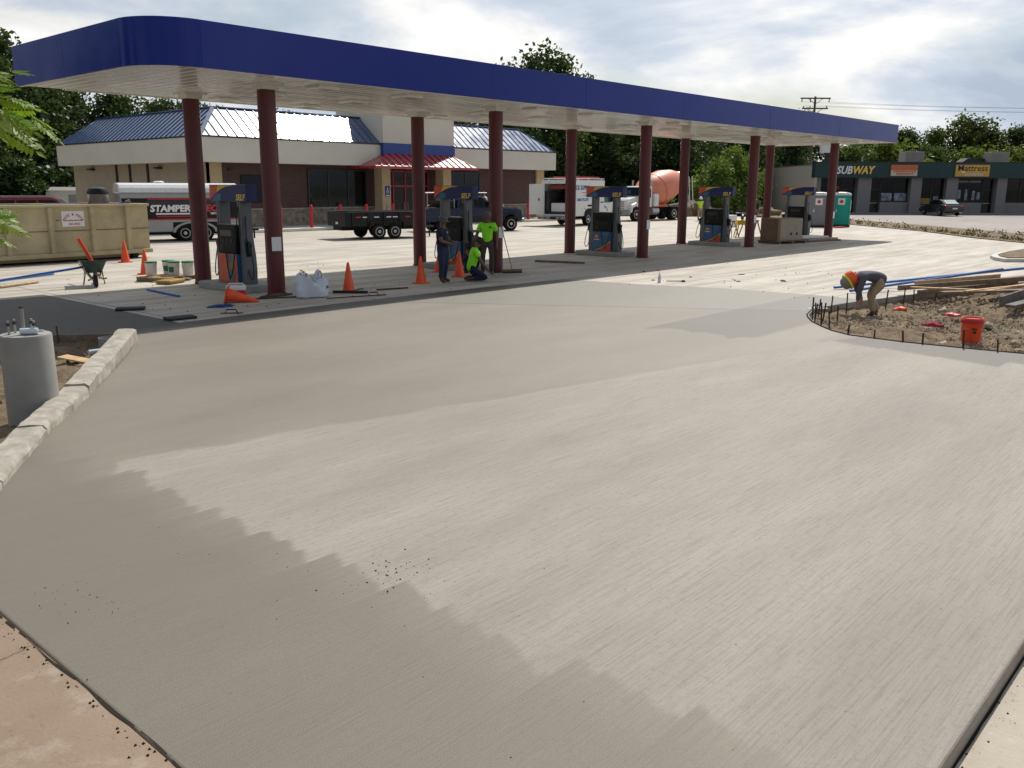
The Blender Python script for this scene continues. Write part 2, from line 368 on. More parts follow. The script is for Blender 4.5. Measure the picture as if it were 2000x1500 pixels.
def leaf_mat(name, dark, lite, tr=.35):
    t = NT(name); c = t.co()
    oi = t.n('ShaderNodeObjectInfo'); h = t.n('ShaderNodeHueSaturation')
    b = t.mix(t.ramp(t.noise(c, .9, 3, .6), [(.35, 0), (.65, 1)]), dark, lite)
    t.set(h.inputs['Color'], b); t.set(h.inputs['Hue'], t.mth('ADD', t.mth('MULTIPLY', oi.outputs['Random'], .05), .475))
    t.set(h.inputs['Value'], t.mth('ADD', t.mth('MULTIPLY', oi.outputs['Random'], .5), .75))
    d = t.n('ShaderNodeBsdfDiffuse'); t.set(d.inputs[0], h.outputs[0])
    tr_ = t.n('ShaderNodeBsdfTranslucent'); t.set(tr_.inputs[0], t.mix(.5, h.outputs[0], (lite[0]*2.2, lite[1]*2.0, lite[2])))
    m = t.n('ShaderNodeMixShader'); m.inputs[0].default_value = tr; t.t.links.new(d.outputs[0], m.inputs[1]); t.t.links.new(tr_.outputs[0], m.inputs[2])
    g = t.n('ShaderNodeBsdfGlossy'); g.inputs['Roughness'].default_value = .45; t.set(g.inputs[0], (.6, .65, .6))
    m2 = t.n('ShaderNodeMixShader'); m2.inputs[0].default_value = .04; t.t.links.new(m.outputs[0], m2.inputs[1]); t.t.links.new(g.outputs[0], m2.inputs[2])
    t.t.links.new(m2.outputs[0], t.o.inputs[0]); rem(name, t)
leaf_mat('leaf_dark', (.018, .034, .012), (.045, .075, .020))
leaf_mat('leaf_mid', (.035, .062, .014), (.080, .120, .028))
leaf_mat('leaf_light', (.065, .10, .018), (.12, .17, .035))
leaf_mat('leaf_near', (.11, .19, .012), (.21, .31, .02), .55)
leaf_mat('weed', (.05, .055, .02), (.11, .10, .04), .2)
# ------------------------------------------------------------------ mesh helpers
class MB:
    def __init__(s): s.v = []; s.f = []; s.mi = []; s.m = 0
    def mat(s, i): s.m = i; return s
    def poly(s, pts):
        i = len(s.v); s.v += [tuple(p) for p in pts]; s.f.append(tuple(range(i, i+len(pts)))); s.mi.append(s.m); return s
    def _hull8(s, p):
        i = len(s.v); s.v += [tuple(q) for q in p]
        for f in ((0, 3, 2, 1), (4, 5, 6, 7), (0, 1, 5, 4), (1, 2, 6, 5), (2, 3, 7, 6), (3, 0, 4, 7)):
            s.f.append(tuple(i+k for k in f)); s.mi.append(s.m)
        return s
    def box(s, x0, x1, y0, y1, z0, z1):
        return s._hull8([(x0, y0, z0), (x1, y0, z0), (x1, y1, z0), (x0, y1, z0), (x0, y0, z1), (x1, y0, z1), (x1, y1, z1), (x0, y1, z1)])
    def obox(s, c, size, rot=(0, 0, 0)):
        m = Euler(rot).to_matrix(); c = Vector(c); a, b, d = [q/2 for q in size]
        return s._hull8([c+m@Vector(p) for p in ((-a, -b, -d), (a, -b, -d), (a, b, -d), (-a, b, -d), (-a, -b, d), (a, -b, d), (a, b, d), (-a, b, d))])
    def bar(s, p0, p1, w, h, upv=(0, 0, 1)):
        p0, p1 = Vector(p0), Vector(p1); d = (p1-p0).normalized(); u = Vector(upv)
        if abs(d.dot(u)) > .97: u = Vector((1, 0, 0))
        r = d.cross(u).normalized()*w/2; u = r.cross(d).normalized()*h/2
        return s._hull8([p0-r-u, p0+r-u, p1+r-u, p1-r-u, p0-r+u, p0+r+u, p1+r+u, p1-r+u])
    def ring(s, c, d, r, n, ph=0):
        d = Vector(d).normalized(); a = Vector((0, 0, 1)) if abs(d.z) < .9 else Vector((1, 0, 0))
        x = d.cross(a).normalized(); y = d.cross(x); c = Vector(c); i = len(s.v)
        s.v += [tuple(c+x*(r*math.cos(ph+2*PI*k/n))+y*(r*math.sin(ph+2*PI*k/n))) for k in range(n)]; return i
    def link(s, a, b, n):
        for k in range(n): s.f.append((a+k, a+(k+1) % n, b+(k+1) % n, b+k)); s.mi.append(s.m)
    def cap(s, a, n): s.f.append(tuple(range(a, a+n))); s.mi.append(s.m)
    def cyl(s, p0, p1, r0, r1=None, n=14, caps=True):
        r1 = r0 if r1 is None else r1; d = Vector(p1)-Vector(p0)
        a = s.ring(p0, d, r0, n); b = s.ring(p1, d, r1, n); s.link(a, b, n)
        if caps: s.cap(a, n); s.cap(b, n)
        return s
    def tube(s, path, r, n=8, r1=None):
        path = [Vector(p) for p in path]; prev = None; m = len(path)
        for i, p in enumerate(path):
            d = (path[min(i+1, m-1)]-path[max(i-1, 0)]); rr = r if r1 is None else r+(r1-r)*i/(m-1)
            a = s.ring(p, d, rr, n)
            if prev is None: s.cap(a, n)
            else: s.link(prev, a, n)
            prev = a
        s.cap(prev, n); return s
    def lathe(s, prof, n=20, o=(0, 0, 0), sx=1, sy=1, axis='z'):
        prev = None
        for r, z in prof:
            i = len(s.v)
            for k in range(n):
                a, b = r*math.cos(2*PI*k/n)*sx, r*math.sin(2*PI*k/n)*sy
                q = (a, b, z) if axis == 'z' else ((z, a, b) if axis == 'x' else (a, z, b))
                s.v.append((o[0]+q[0], o[1]+q[1], o[2]+q[2]))
            if prev is not None: s.link(prev, i, n)
            else: s.cap(i, n)
            prev = i
        s.cap(prev, n); return s
    def prism(s, pts, a0, a1, axis='z'):
        def q(p, a): return (p[0], p[1], a) if axis == 'z' else ((a, p[0], p[1]) if axis == 'x' else (p[0], a, p[1]))
        n = len(pts); i = len(s.v); s.v += [q(p, a0) for p in pts]+[q(p, a1) for p in pts]
        s.link(i, i+n, n); s.cap(i, n); s.cap(i+n, n); return s
    def mesh(s, name, mats, smooth=None):
        me = bpy.data.meshes.new(name); me.from_pydata(s.v, [], s.f)
        for m in mats: me.materials.append(MAT[m])
        me.polygons.foreach_set('material_index', s.mi)
        bm = bmesh.new(); bm.from_mesh(me); bmesh.ops.recalc_face_normals(bm, faces=bm.faces); bm.to_mesh(me); bm.free()
        if smooth is not None:
            me.shade_smooth(); me.set_sharp_from_angle(angle=smooth)
        me.update(); return me
    def build(s, name, mats, parent=None, bevel=0, smooth=None, seg=2):
        if isinstance(mats, str): mats = [mats]
        o = bpy.data.objects.new(name, s.mesh(name, mats, smooth)); COL.objects.link(o); o.parent = parent
        if bevel:
            b = o.modifiers.new('bevel', 'BEVEL'); b.width = bevel; b.segments = seg; b.limit_method = 'ANGLE'; b.angle_limit = .6
        return o
def tag(o, label=None, cat=None, group=None, kind=None):
    for k, v in (('label', label), ('category', cat), ('group', group), ('kind', kind)):
        if v: o[k] = v
    return o
def thing(name, label, cat, loc=(0, 0, 0), rz=0, group=None):
    o = bpy.data.objects.new(name, None); COL.objects.link(o); o.empty_display_size = .2
    o.location = loc; o.rotation_euler = (0, 0, rz); return tag(o, label, cat, group)
def struct(o): o['kind'] = 'structure'; return o
def copy_tree(o, parent=None):
    c = o.copy(); COL.objects.link(c); c.parent = parent
    for ch in list(o.children): copy_tree(ch, c)
    return c
def inst(src, parent, loc=(0, 0, 0), rot=None, name=None):
    c = src.copy(); COL.objects.link(c); c.parent = parent; c.location = loc
    if rot is not None: c.rotation_euler = rot
    return c
def text(body, size, mat, parent, loc, rot, name='lettering', bold=0., shear=0., ext=.004, sx=1., align='CENTER'):
    cu = bpy.data.curves.new('t', 'FONT'); cu.body = body; cu.size = size; cu.extrude = ext; cu.offset = bold; cu.shear = shear
    cu.align_x = align; cu.align_y = 'CENTER'; cu.resolution_u = 2
    to = bpy.data.objects.new('t', cu); COL.objects.link(to); to.scale = (sx, 1, 1)
    bpy.context.view_layer.update(); dg = bpy.context.evaluated_depsgraph_get()
    me = bpy.data.meshes.new_from_object(to.evaluated_get(dg)); bpy.data.objects.remove(to); bpy.data.curves.remove(cu)
    for v in me.vertices: v.co.x *= sx
    me.materials.clear(); me.materials.append(MAT[mat]); me.name = name
    o = bpy.data.objects.new(name, me); COL.objects.link(o); o.parent = parent; o.location = loc; o.rotation_euler = rot; return o
FY = (PI/2, 0, 0)          # lettering on a face that looks toward -Y
FX = (PI/2, 0, -PI/2)      # lettering on a face that looks toward -X
def vnoise(x, y, seed=0):
    def h(i, j): return np.modf(np.abs(np.sin(i*127.1+j*311.7+seed*74.7)*43758.5453))[0]
    i, j = np.floor(x), np.floor(y); a, b = x-i, y-j; a, b = a*a*(3-2*a), b*b*(3-2*b)
    return (h(i, j)*(1-a)+h(i+1, j)*a)*(1-b)+(h(i, j+1)*(1-a)+h(i+1, j+1)*a)*b
def fbm(x, y, o=4, seed=0): return sum(vnoise(x*2**k, y*2**k, seed+k)/2**k for k in range(o))/2

# ------------------------------------------------------------------ ground, slabs, lots
def slab(name, pts, top, th, mat, bevel=0):
    bm = bmesh.new(); vs_ = [bm.verts.new((x, y, top)) for x, y in pts]; f = bm.faces.new(vs_)
    bmesh.ops.triangulate(bm, faces=[f]); ex = bmesh.ops.extrude_face_region(bm, geom=bm.faces[:])
    for v in ex['geom']:
        if isinstance(v, bmesh.types.BMVert): v.co.z -= th
    bmesh.ops.recalc_face_normals(bm, faces=bm.faces)
    me = bpy.data.meshes.new(name); bm.to_mesh(me); bm.free(); me.materials.append(MAT[mat])
    o = bpy.data.objects.new(name, me); COL.objects.link(o)
    if bevel:
        b = o.modifiers.new('bevel', 'BEVEL'); b.width = bevel; b.segments = 3; b.limit_method = 'ANGLE'; b.angle_limit = .8
    return struct(o)
struct(MB().poly([(-1500, -1500, -.26), (2500, -1500, -.26), (2500, 2500, -.26), (-1500, 2500, -.26)]).build('ground', 'grass_ground'))
ISL_F = [(15.30, 3.08), (15.19, 3.79), (15.10, 4.86), (15.18, 5.75), (15.45, 6.18), (15.8, 6.52), (16.25, 6.90), (16.76, 7.21), (17.2, 7.43), (17.72, 7.59), (18.4, 7.68)]
ISL_B = [(19.4, 7.58), (20.42, 7.40)]
ISL_C = [(22.7, 6.95), (25.07, 6.43), (28, 5.6), (32, 4.2), (34, 2.2)]
CURB = [(6.55, 14.25), (5.94, 13.19), (5.36, 12.3), (4.81, 11.49), (4.15, 10.55), (3.53, 9.70), (2.98, 8.91), (2.38, 7.92), (1.9, 7.0), (1.575, 6.3)]
NEWOLD = [(20.48, 8.83), (20.23, 11.15), (19.58, 13.05), (19.21, 15.34), (15.5, 15.58), (11.8, 15.65), (9.4, 15.6), (8.02, 15.55)]
slab('fresh_concrete_slab', [(1.575, .885), (15.6, .885)]+ISL_F+ISL_B+NEWOLD+[(8.02, 21.9), (-9, 21.9), (-9, 17.6), (4.6, 16.72), (6.85, 14.95)]+CURB, 0, .22, 'fresh_concrete', .02)
slab('forecourt', [(8.025, 21.895)]+[(x+.006, y+.006) for x, y in reversed(NEWOLD)]+[(20.43, 7.39)]+ISL_C+[(40, 2.2), (44, 6.5), (46.93, 10.07), (49.86, 13.06), (55.33, 17.3), (62.85, 25.24), (70, 33), (74, 44), (74, 72), (-40, 72), (-40, 21.905)], -.004, .22, 'cured_concrete')
slab('street', [(-30, -25), (1.565, -25), (1.565, 6.3), (-30, 6.3)], .004, .22, 'street_concrete')
slab('gutter', [(1.57, -25), (60, -25), (60, .88), (1.57, .88)], -.105, .12, 'gutter_concrete')
# thin dark dirt-filled gap along the old street slab
random.seed(21)
g = MB(); ys = np.linspace(-3, 6.3, 150); wl_ = [.002+.008*abs(math.sin(y*5.1)*math.sin(y*1.7+1)) for y in ys]; off = [.010*math.sin(y*2.2)+.006*math.sin(y*9) for y in ys]
for i in range(149):
    if random.random() < .12: continue
    g.poly([(1.567+off[i]-wl_[i], ys[i], .009), (1.567+off[i]+wl_[i], ys[i], .009), (1.567+off[i+1]+wl_[i+1], ys[i+1], .009), (1.567+off[i+1]-wl_[i+1], ys[i+1], .009)])
struct(g.build('expansion_joint', 'grime'))
g = MB(); xs = np.linspace(1.6, 14, 160)
for a, b in zip(xs, xs[1:]):
    w0, w1 = [.002+.006*abs(math.sin(q*3.1)*math.sin(q*7.7)) for q in (a, b)]
    g.poly([(a, 0.874-w0, -.100), (b, 0.874-w1, -.100), (b, .880, -.100), (a, .880, -.100)])
struct(g.build('gutter_joint', 'grime'))
slab('parking_lot', [(58, 14.0), (62.5, 18.2), (69, 25.2), (80, 36.4), (90.5, 48), (96, 60), (170, 60), (170, -60), (46, -60), (46, 2)], -.02, .2, 'asphalt_old')
slab('road', [(-40, 72.5), (74.5, 72.5), (74.5, 44), (80, 40), (92, 52), (92, 60), (92, 76), (-40, 76)], -.03, .2, 'asphalt_old')
struct(MB().box(23.5, 57.5, 42.6, 46.4, 0, .15).box(23.5, 25.6, 46.4, 66, 0, .15).build('sidewalk', 'sidewalk', bevel=.02))

def soil_patch(name, x0, x1, y0, y1, step, poly, zin, amp, seed, zout=-.20):
    xs = np.arange(x0, x1, step); ys = np.arange(y0, y1, step); Xg, Yg = np.meshgrid(xs, ys)
    px = np.array(poly); n = len(px); ins = np.zeros(Xg.shape, bool); dist = np.full(Xg.shape, 1e9)
    for k in range(n):
        (ax, ay), (bx, by) = px[k], px[(k+1) % n]
        cr = ((ay > Yg) != (by > Yg)) & (Xg < (bx-ax)*(Yg-ay)/(by-ay+1e-12)+ax); ins ^= cr
        tt = np.clip(((Xg-ax)*(bx-ax)+(Yg-ay)*(by-ay))/((bx-ax)**2+(by-ay)**2+1e-12), 0, 1)
        dist = np.minimum(dist, np.hypot(Xg-ax-tt*(bx-ax), Yg-ay-tt*(by-ay)))
    d = np.where(ins, dist, 0); w = np.clip(d/.35, 0, 1)
    nz = (fbm(Xg*1.1, Yg*1.1, 3, seed)-.5)*amp*1.3+(fbm(Xg*5, Yg*5, 4, seed+3)-.5)*amp
    Z = np.where(ins, zin(Xg, Yg)*np.clip(d/.12, .6, 1)+nz*w, zout)
    m = MB(); m.v = list(zip(Xg.ravel().tolist(), Yg.ravel().tolist(), Z.ravel().tolist())); nx = len(xs)
    for j in range(len(ys)-1):
        for i in range(nx-1):
            a = j*nx+i; m.f.append((a, a+1, a+nx+1, a+nx)); m.mi.append(0)
    o = struct(m.build(name, 'soil', smooth=1.2)); return o
ISL = ISL_F+ISL_B+ISL_C+[(36, -.5), (15.7, .9)]
def isl_z(x, y):      # low against the back form, level with the slab at the front curve
    t_ = np.clip((x-15.0-.3*(y-4))/3.5, 0, 1); return -.03-.15*t_+.30*np.clip((x-20.5)/4, 0, 1)*np.clip((6.3-y)/1.6, 0, 1)
soil_patch('island_soil', 14.8, 34.5, -.6, 8.0, .07, ISL, isl_z, .20, 3)
PIT = [(6.80, 14.95), (4.6, 16.70), (-9, 17.5), (-9, 6.4), (1.5, 6.4)]+[(x-.05, y) for x, y in reversed(CURB)]
soil_patch('pit_soil', -3, 7.0, 6.3, 17.2, .08, PIT, lambda x, y: -.16+0*x, .14, 11, -.24)
slab('verge', [(44.1, 6.4), (47.0, 9.95), (50, 12.95), (55.5, 17.2), (63, 25.15), (70.2, 33), (80, 43), (80.2, 36.5), (69.2, 25.2), (62.6, 18.2), (58.1, 14), (50, 6)], .02, .2, 'soil')
PL2 = [(34.3, 7.9), (35.0, 8.4), (35.9, 8.75), (38, 8.9), (40.6, 8.75), (43.5, 8.4), (43, 6.4), (38, 6.6), (35, 7.2)]
slab('planter_curb', PL2, .12, .14, 'sidewalk', .03)
slab('planter_soil', [(38.8+(x-38.8)*.93, 7.75+(y-7.75)*.80) for x, y in PL2], .15, .05, 'soil')
slab('planting_bed', [(24, 72.2), (74, 72.2), (73.8, 46), (64, 46.2), (63.5, 49), (58, 66), (24, 68)], .04, .2, 'soil')

# crumbled dirt dropped on the slab
m = MB()
def crumb(x, y, r, z=0.0):
    i = len(m.v); ph = random.random()*6
    m.v += [(x+r*math.cos(ph+k*2.09), y+r*math.sin(ph+k*2.09), z) for k in range(3)]+[(x, y, z+r*1.1)]
    for f in ((0, 1, 3), (1, 2, 3), (2, 0, 3)): m.f.append(tuple(i+k for k in f)); m.mi.append(0)
for _ in range(60): crumb(random.gauss(3.52, .17), random.gauss(4.22, .16), random.choice((.003, .004, .005, .006, .009)))
for _ in range(40): crumb(random.uniform(2.7, 3.7), random.uniform(3.6, 6.3), random.choice((.002, .003, .005)))
for _ in range(30): crumb(random.uniform(1.75, 2.1), random.uniform(5.0, 5.7), random.choice((.003, .004, .006)))
for _ in range(40): crumb(random.uniform(2.0, 6.5), random.uniform(1.2, 4.5), random.choice((.002, .003, .005)))
for _ in range(60): crumb(1.53+random.gauss(0, .03), random.uniform(3.2, 5.6), random.choice((.004, .006, .010)), .004)
for _ in range(60): crumb(random.uniform(3.6, 6.5), .865-abs(random.gauss(0, .05)), random.choice((.003, .005, .008)), -.105)
for _ in range(60): crumb(random.uniform(19.3, 27), random.uniform(8.5, 15), random.choice((.012, .016, .024)), -.004)
for _ in range(160): crumb(random.uniform(8.2, 20), random.uniform(15.7, 25), random.choice((.010, .014, .02)), -.004)
tag(m.build('dirt_crumbs', 'grime'), 'small dark dirt crumbs scattered on the pale concrete', 'dirt', kind='stuff')
# ------------------------------------------------------------------ canopy
X0, X1, Y0, Y1, Z0, Z1 = 8.3, 47.6, 16.5, 23.0, 4.725, 5.60
COLX = [11.81, 19.41, 27.2, 35.37, 43.66]; CYF, CYB = 18.08, 21.43
cano = thing('fuel_canopy', 'long blue fuel station canopy with white ribbed soffit on maroon columns', 'canopy', (0, 0, 0))
def fpanel(x0, x1, y0, y1, nm='fascia_panel'): return MB().box(x0, x1, y0, y1, Z0, Z1).build(nm, 'blue_fascia', cano, bevel=.004)
RC = 1.1
cuts = [X0+RC, 17.6, 21.6, 27.0, 33.4, 37.3, 40.2, 43.6, X1]
for i, (a, b) in enumerate(zip(cuts, cuts[1:])):
    o = fpanel(a+.003, b-.003, Y0+.002*(i % 2), Y0+.05); o.rotation_euler = (0, 0, 0)
for a, b in zip(cuts, cuts[1:]): fpanel(a+.003, b-.003, Y1-.05, Y1)
for a, b in ((Y0+RC, 20.2), (20.2, Y1-.052)): fpanel(X0, X0+.05, a+.003, b-.003)
for a, b in ((Y0+.052, 19.8), (19.8, Y1-.052)): fpanel(X1-.05, X1, a+.003, b-.003)
m = MB(); rows = []
for k in range(13):     # rounded corner nearest the street
    a = PI+PI/2*k/12; cx, cy = X0+RC, Y0+RC; i = len(m.v)
    for r in (RC, RC-.05):
        for z in (Z0, Z1): m.v.append((cx+r*math.cos(a), cy+r*math.sin(a), z))
    rows.append(i)
for a, b in zip(rows, rows[1:]):
    for f in ((0, 1), (1, 3), (3, 2), (2, 0)): m.f.append((a+f[0], a+f[1], b+f[1], b+f[0])); m.mi.append(0)
m.build('fascia_corner', 'blue_fascia', cano, smooth=.8)
m = MB()
m.prism([(X0+RC, Y0+.06), (X1-.06, Y0+.06), (X1-.06, Y1-.06), (X0+.06, Y1-.06), (X0+.06, Y0+RC), (X0+.06+.32, Y0+.06+.32)], Z1-.25, Z1-.12)
m.build('roof_deck', 'fascia_top', cano)
m = MB()    # slim metal return along the bottom of the fascia
m.box(X0+RC, X1-.05, Y0+.05, Y0+.12, Z0-.004, Z0+.05).box(X0+RC, X1-.05, Y1-.12, Y1-.05, Z0-.004, Z0+.05).box(X0+.05, X0+.12, Y0+RC, Y1-.12, Z0-.004, Z0+.05).box(X1-.12, X1-.05, Y0+.12, Y1-.12, Z0-.004, Z0+.05)
m.build('fascia_return', 'white_paint', cano)
pw = .305; n = int((X1-X0-.24)/pw); first = None
for k in range(n):
    x = X0+.12+k*pw
    if x < X0+RC:
        y0 = Y0+RC-math.sqrt(max(0, RC*RC-(X0+RC-x)**2))+.10
        o = MB().prism([(x, Z0+.045), (x+.02, Z0+.02), (x+pw-.05, Z0+.02), (x+pw-.03, Z0+.045), (x+pw-.004, Z0+.045), (x+pw-.004, Z0+.06), (x, Z0+.06)], y0, Y1-.12, 'y').build('soffit_panel', 'soffit_white', cano)
    elif first is None:
        first = MB().prism([(0, Z0+.045), (.02, Z0+.02), (pw-.05, Z0+.02), (pw-.03, Z0+.045), (pw-.004, Z0+.045), (pw-.004, Z0+.06), (0, Z0+.06)], Y0+.12, Y1-.12, 'y').build('soffit_panel', 'soffit_white', cano)
        first.location.x = x
    else: inst(first, cano, (x, 0, 0))
m0 = None
for cx in COLX+[(a+b)/2 for a, b in zip(COLX, COLX[1:])]:
    for y in (17.6, 19.75, 21.9):
        x = cx+(1.2 if cx in COLX else 0)
        if m0 is None:
            m0 = MB().prism([(-.3, -.3), (.3, -.3), (.3, .3), (-.3, .3)], Z0-.055, Z0+.03).build('canopy_light', 'white_paint', cano, bevel=.03)
            lens = MB().box(-.22, .22, -.22, .22, Z0-.062, Z0-.057).build('lens', 'soffit_white', m0); m0.location = (x, y, 0)
        else:
            c = inst(m0, cano, (x, y, 0)); inst(lens, c)
colm = MB().lathe([(.205, 0), (.205, 4.60)], 28).mesh('column', ['maroon'], .6)
slm = MB().prism([(-.21, -.21), (.21, -.21), (.21, .21), (-.21, .21)], 4.60, 4.755).box(-.30, .30, -.30, .30, 4.70, 4.752).mesh('sleeve', ['soffit_white'])
bsm = MB().lathe([(.222, 0), (.222, .05), (.207, .06)], 28).mesh('base_ring', ['maroon'], .6)
papm = MB().box(-.11, .11, -.215, -.209, 1.02, 1.34).mesh('paper_notice', ['paper'])
k = 0
for cy in (CYF, CYB):
    for cx in COLX:
        c = bpy.data.objects.new('column', colm); COL.objects.link(c); c.parent = cano; c.location = (cx, cy, 0)
        for nm, me in (('sleeve', slm), ('base_ring', bsm)):
            q = bpy.data.objects.new(nm, me); COL.objects.link(q); q.parent = c
        if cy == CYF:
            q = bpy.data.objects.new('paper_notice', papm); COL.objects.link(q); q.parent = c; q.rotation_euler = (0, 0, R(-18) if cx < 15 else R(2))

# ------------------------------------------------------------------ fuel dispensers and their islands
def crown_shape(nm, pts, mat, parent, x, th):
    return MB().prism(pts, x, x-th, 'x').build(nm, mat, parent)
def dispenser(label):
    r = thing('fuel_dispenser', label, 'fuel pump')
    H = .155
    for s in (-1, 1):
        # side tower: slender at the top, swelling into the curved lower shell
        pts = [(s*.425, H), (s*.66, H), (s*.68, .50), (s*.655, .85), (s*.60, 1.15), (s*.565, 1.4), (s*.56, 2.12), (s*.40, 2.12), (s*.40, 1.3), (s*.425, 1.2)]
        MB().prism(pts, -.15, .15, 'x').build('side_tower', 'grey_metal', r, bevel=.02)
        t_ = MB().box(-.1552, -.1502, *sorted((s*.47, s*.485)), 1.28, 2.10); t_.build('tower_groove', 'pump_dark', r)
    b = MB().box(-.25, .25, -.42, .42, .88, 1.56).build('console', 'pump_black', r, bevel=.025)
    for sx in (-1, 1):
        MB().box(*sorted((sx*.2502, sx*.256)), -.26, .26, 1.30, 1.44).build('display', 'glass_dark', b)
        for q in range(3): MB().box(*sorted((sx*.2502, sx*.257)), -.30+q*.2, -.16+q*.2, 1.14, 1.24).build('grade_button', 'pump_dark', b)
        MB().box(*sorted((sx*.2502, sx*.258)), .14, .3, .97, 1.09).build('card_reader', 'pump_dark', b)
    low = MB().box(-.24, .24, -.422, .422, H, .875).build('lower_cabinet', 'pump_skyblue', r, bevel=.01)
    for sx in (-1, 1):
        x = sx*.2405
        MB().prism([(-.415, H+.01), (.30, H+.01), (-.05, .27), (-.415, .50)], x, x+sx*.004, 'x').build('orange_swoosh', 'pump_orange', low)
        MB().prism([(.30, H+.012), (.35, H+.012), (-.04, .31), (-.415, .55), (-.415, .505), (-.05, .275)], x, x+sx*.006, 'x').build('yellow_swoosh', 'pump_yellow', low)
        MB().prism([(.22+.115*math.cos(a), .70+.065*math.sin(a)) for a in np.linspace(0, 2*PI, 13)[:-1]], x, x+sx*.004, 'x').build('sun_emblem', 'pump_orange', low)
        MB().prism([(.22, .74), (.295, .70), (.22, .66), (.145, .70)], x+sx*.004, x+sx*.007, 'x').build('emblem_diamond', 'pump_yellow', low)
        MB().box(*sorted((x, x+sx*.004)), .10, .34, .575, .60).build('emblem_caption', 'letter_white', low)
    MB().box(-.16, .16, -.395, .395, 1.565, 1.585).build('console_cap', 'light_grey', r)
    cr = MB().box(-.14, .14, -.83, .83, 2.12, 2.52).build('crown_sign', 'pump_blue', r, bevel=.012)
    for sx in (-1, 1):
        x = sx*.1402; f = 1
        arc = [(.83-.02-1.28*q, 2.135+.37*math.sin(q*PI/2)**.75) for q in np.linspace(0, 1, 14)]
        # orange corner over the blue sweep, with a yellow band that follows it
        inner = [(.80-1.02*q, 2.15+.345*math.sin(q*PI/2)**.8) for q in np.linspace(0, 1, 14)]
        MB().prism([(.815, 2.14)]+inner+[(.815, 2.505)], x, x+sx*.004, 'x').build('orange_corner', 'pump_orange', cr)
        outer = [(.38-.85*q, 2.505) for q in (0, 1)]
        MB().prism([inner[4], inner[6], inner[8], inner[10], inner[13], (-.25, 2.505), (.42, 2.505)], x+sx*.0005, x+sx*.007, 'x').build('yellow_band', 'pump_yellow', cr)
        MB().prism([(.76, 2.135), (.30, 2.135), (.30, 2.30), (.45, 2.315), (.62, 2.24)], x+sx*.0007, x+sx*.005, 'x').build('light_blue_sweep', 'pump_skyblue', cr)
        text('SELF', .20, 'letter_yellow', cr, (x+sx*.004, .56*sx, 2.215), FX if sx < 0 else (PI/2, 0, PI/2), shear=.18, bold=.004)
    for s in (-1, 1):
        n_ = MB(); n_.obox((-.06, s*.72, 1.02), (.06, .07, .26), (s*-.25, 0, 0)); n_.cyl((-.06, s*.69, 1.12), (-.06, s*.61, 1.24), .014, n=8)
        n_.obox((-.06, s*.76, .98), (.03, .03, .16), (s*-.1, 0, 0)); n_.build('nozzle', 'green_rubber', r, bevel=.01)
        MB().obox((-.06, s*.665, 1.0), (.12, .06, .34)).build('nozzle_boot', 'pump_black', r, bevel=.01)
        q = np.linspace(0, 1, 18)
        path = [(-.06-.04*math.sin(PI*a), s*(.76+.17*math.sin(PI*min(1, a*1.5))-.16*a), (1.0-.72*math.sin(PI/2*min(1, a/.5))) if a < .5 else .28+1.5*((a-.5)/.5)**1.6) for a in q]
        MB().tube(path, .014, 7).build('hose', 'black_rubber', r, smooth=1)
    MB().tube([(-.155, -.44, 2.0), (-.22, -.46, 1.6), (-.30, -.44, .9), (-.31, -.28, .42), (-.30, -.16, .27), (-.29, -.05, .55), (-.27, .02, .92)], .013, 7).build('hose', 'black_rubber', r, smooth=1)
    return r
isl = MB().prism([(-.55, -.95), (-.42, -1.08), (.42, -1.08), (.55, -.95), (.55, .95), (.42, 1.08), (-.42, 1.08), (-.55, .95)], -.004, .155).build('pump_island', 'concrete_island', bevel=.02)
tag(isl, 'low concrete pump island between two maroon columns', 'island', 'pump islands under the canopy'); isl.location = (COLX[0], 19.75, 0)
DL = ['fuel pump with red lower cabinet and dark green nozzles beside the red cooler', 'fuel pump beside the workers in neon green shirts', 'fuel pump in front of the white service truck',
      'fuel pump with wooden sawhorses standing just behind it', 'fuel pump behind the cardboard crate and stacked boards']
for i, x in enumerate(COLX):
    if i: c = inst(isl, None, (x, 19.75, 0))
    d = dispenser(DL[i]); d.location = (x, 19.75, 0)
    if i == 0:
        for ch in d.children:
            if ch.name.startswith('lower_cabinet'):
                MB().box(-.2495, -.243, -.41, .41, .17, .865).build('red_panel', 'pump_orange', ch)
                MB().box(-.2555, -.25, -.30, .02, .20, .85).build('open_cover', 'grey_metal', ch)
                MB().box(-.2615, -.256, -.24, -.06, .50, .66).build('warning_sticker', 'poster_yellow', ch)
# ------------------------------------------------------------------ convenience store
ST = thing('convenience_store', 'brick convenience store with blue metal mansard roof and red entrance awning', 'building', (0, 0, 0))
XL, XR, YF, YB, ZB, ZT = 25.2, 55.2, 45.0, 63.8, 3.75, 5.13; IN = 2.05; RS = 1.66
SL = RS/IN
MB().box(26.1, 54.6, 46.0, 63.2, 1.17, 3.85).build('brick_wall', 'store_brick', ST)
MB().box(26.04, 54.66, 45.94, 63.2, .15, 1.16).build('stone_base', 'store_stone', ST)
MB().box(26.06, 54.62, 45.90, 45.995, 1.14, 1.20).build('base_cap', 'old_concrete_curb', ST)
MB().box(25.98, 26.09, 46.0, 63.3, .15, 3.8).build('side_wall', 'beige_wall', ST)
MB().box(25.96, 26.85, 45.86, 45.985, .15, 3.8).box(25.96, 26.10, 45.86, 46.6, .15, 3.8).build('corner_pilaster', 'tan_pilaster', ST)
MB().box(53.9, 54.8, 45.86, 45.985, .15, 3.8).build('corner_pilaster', 'tan_pilaster', ST)
for y in (52.7, 55.02, 56.83): MB().box(25.90, 25.978, y-.09, y+.09, .15, 3.75).build('downspout', 'dark_trim', ST)
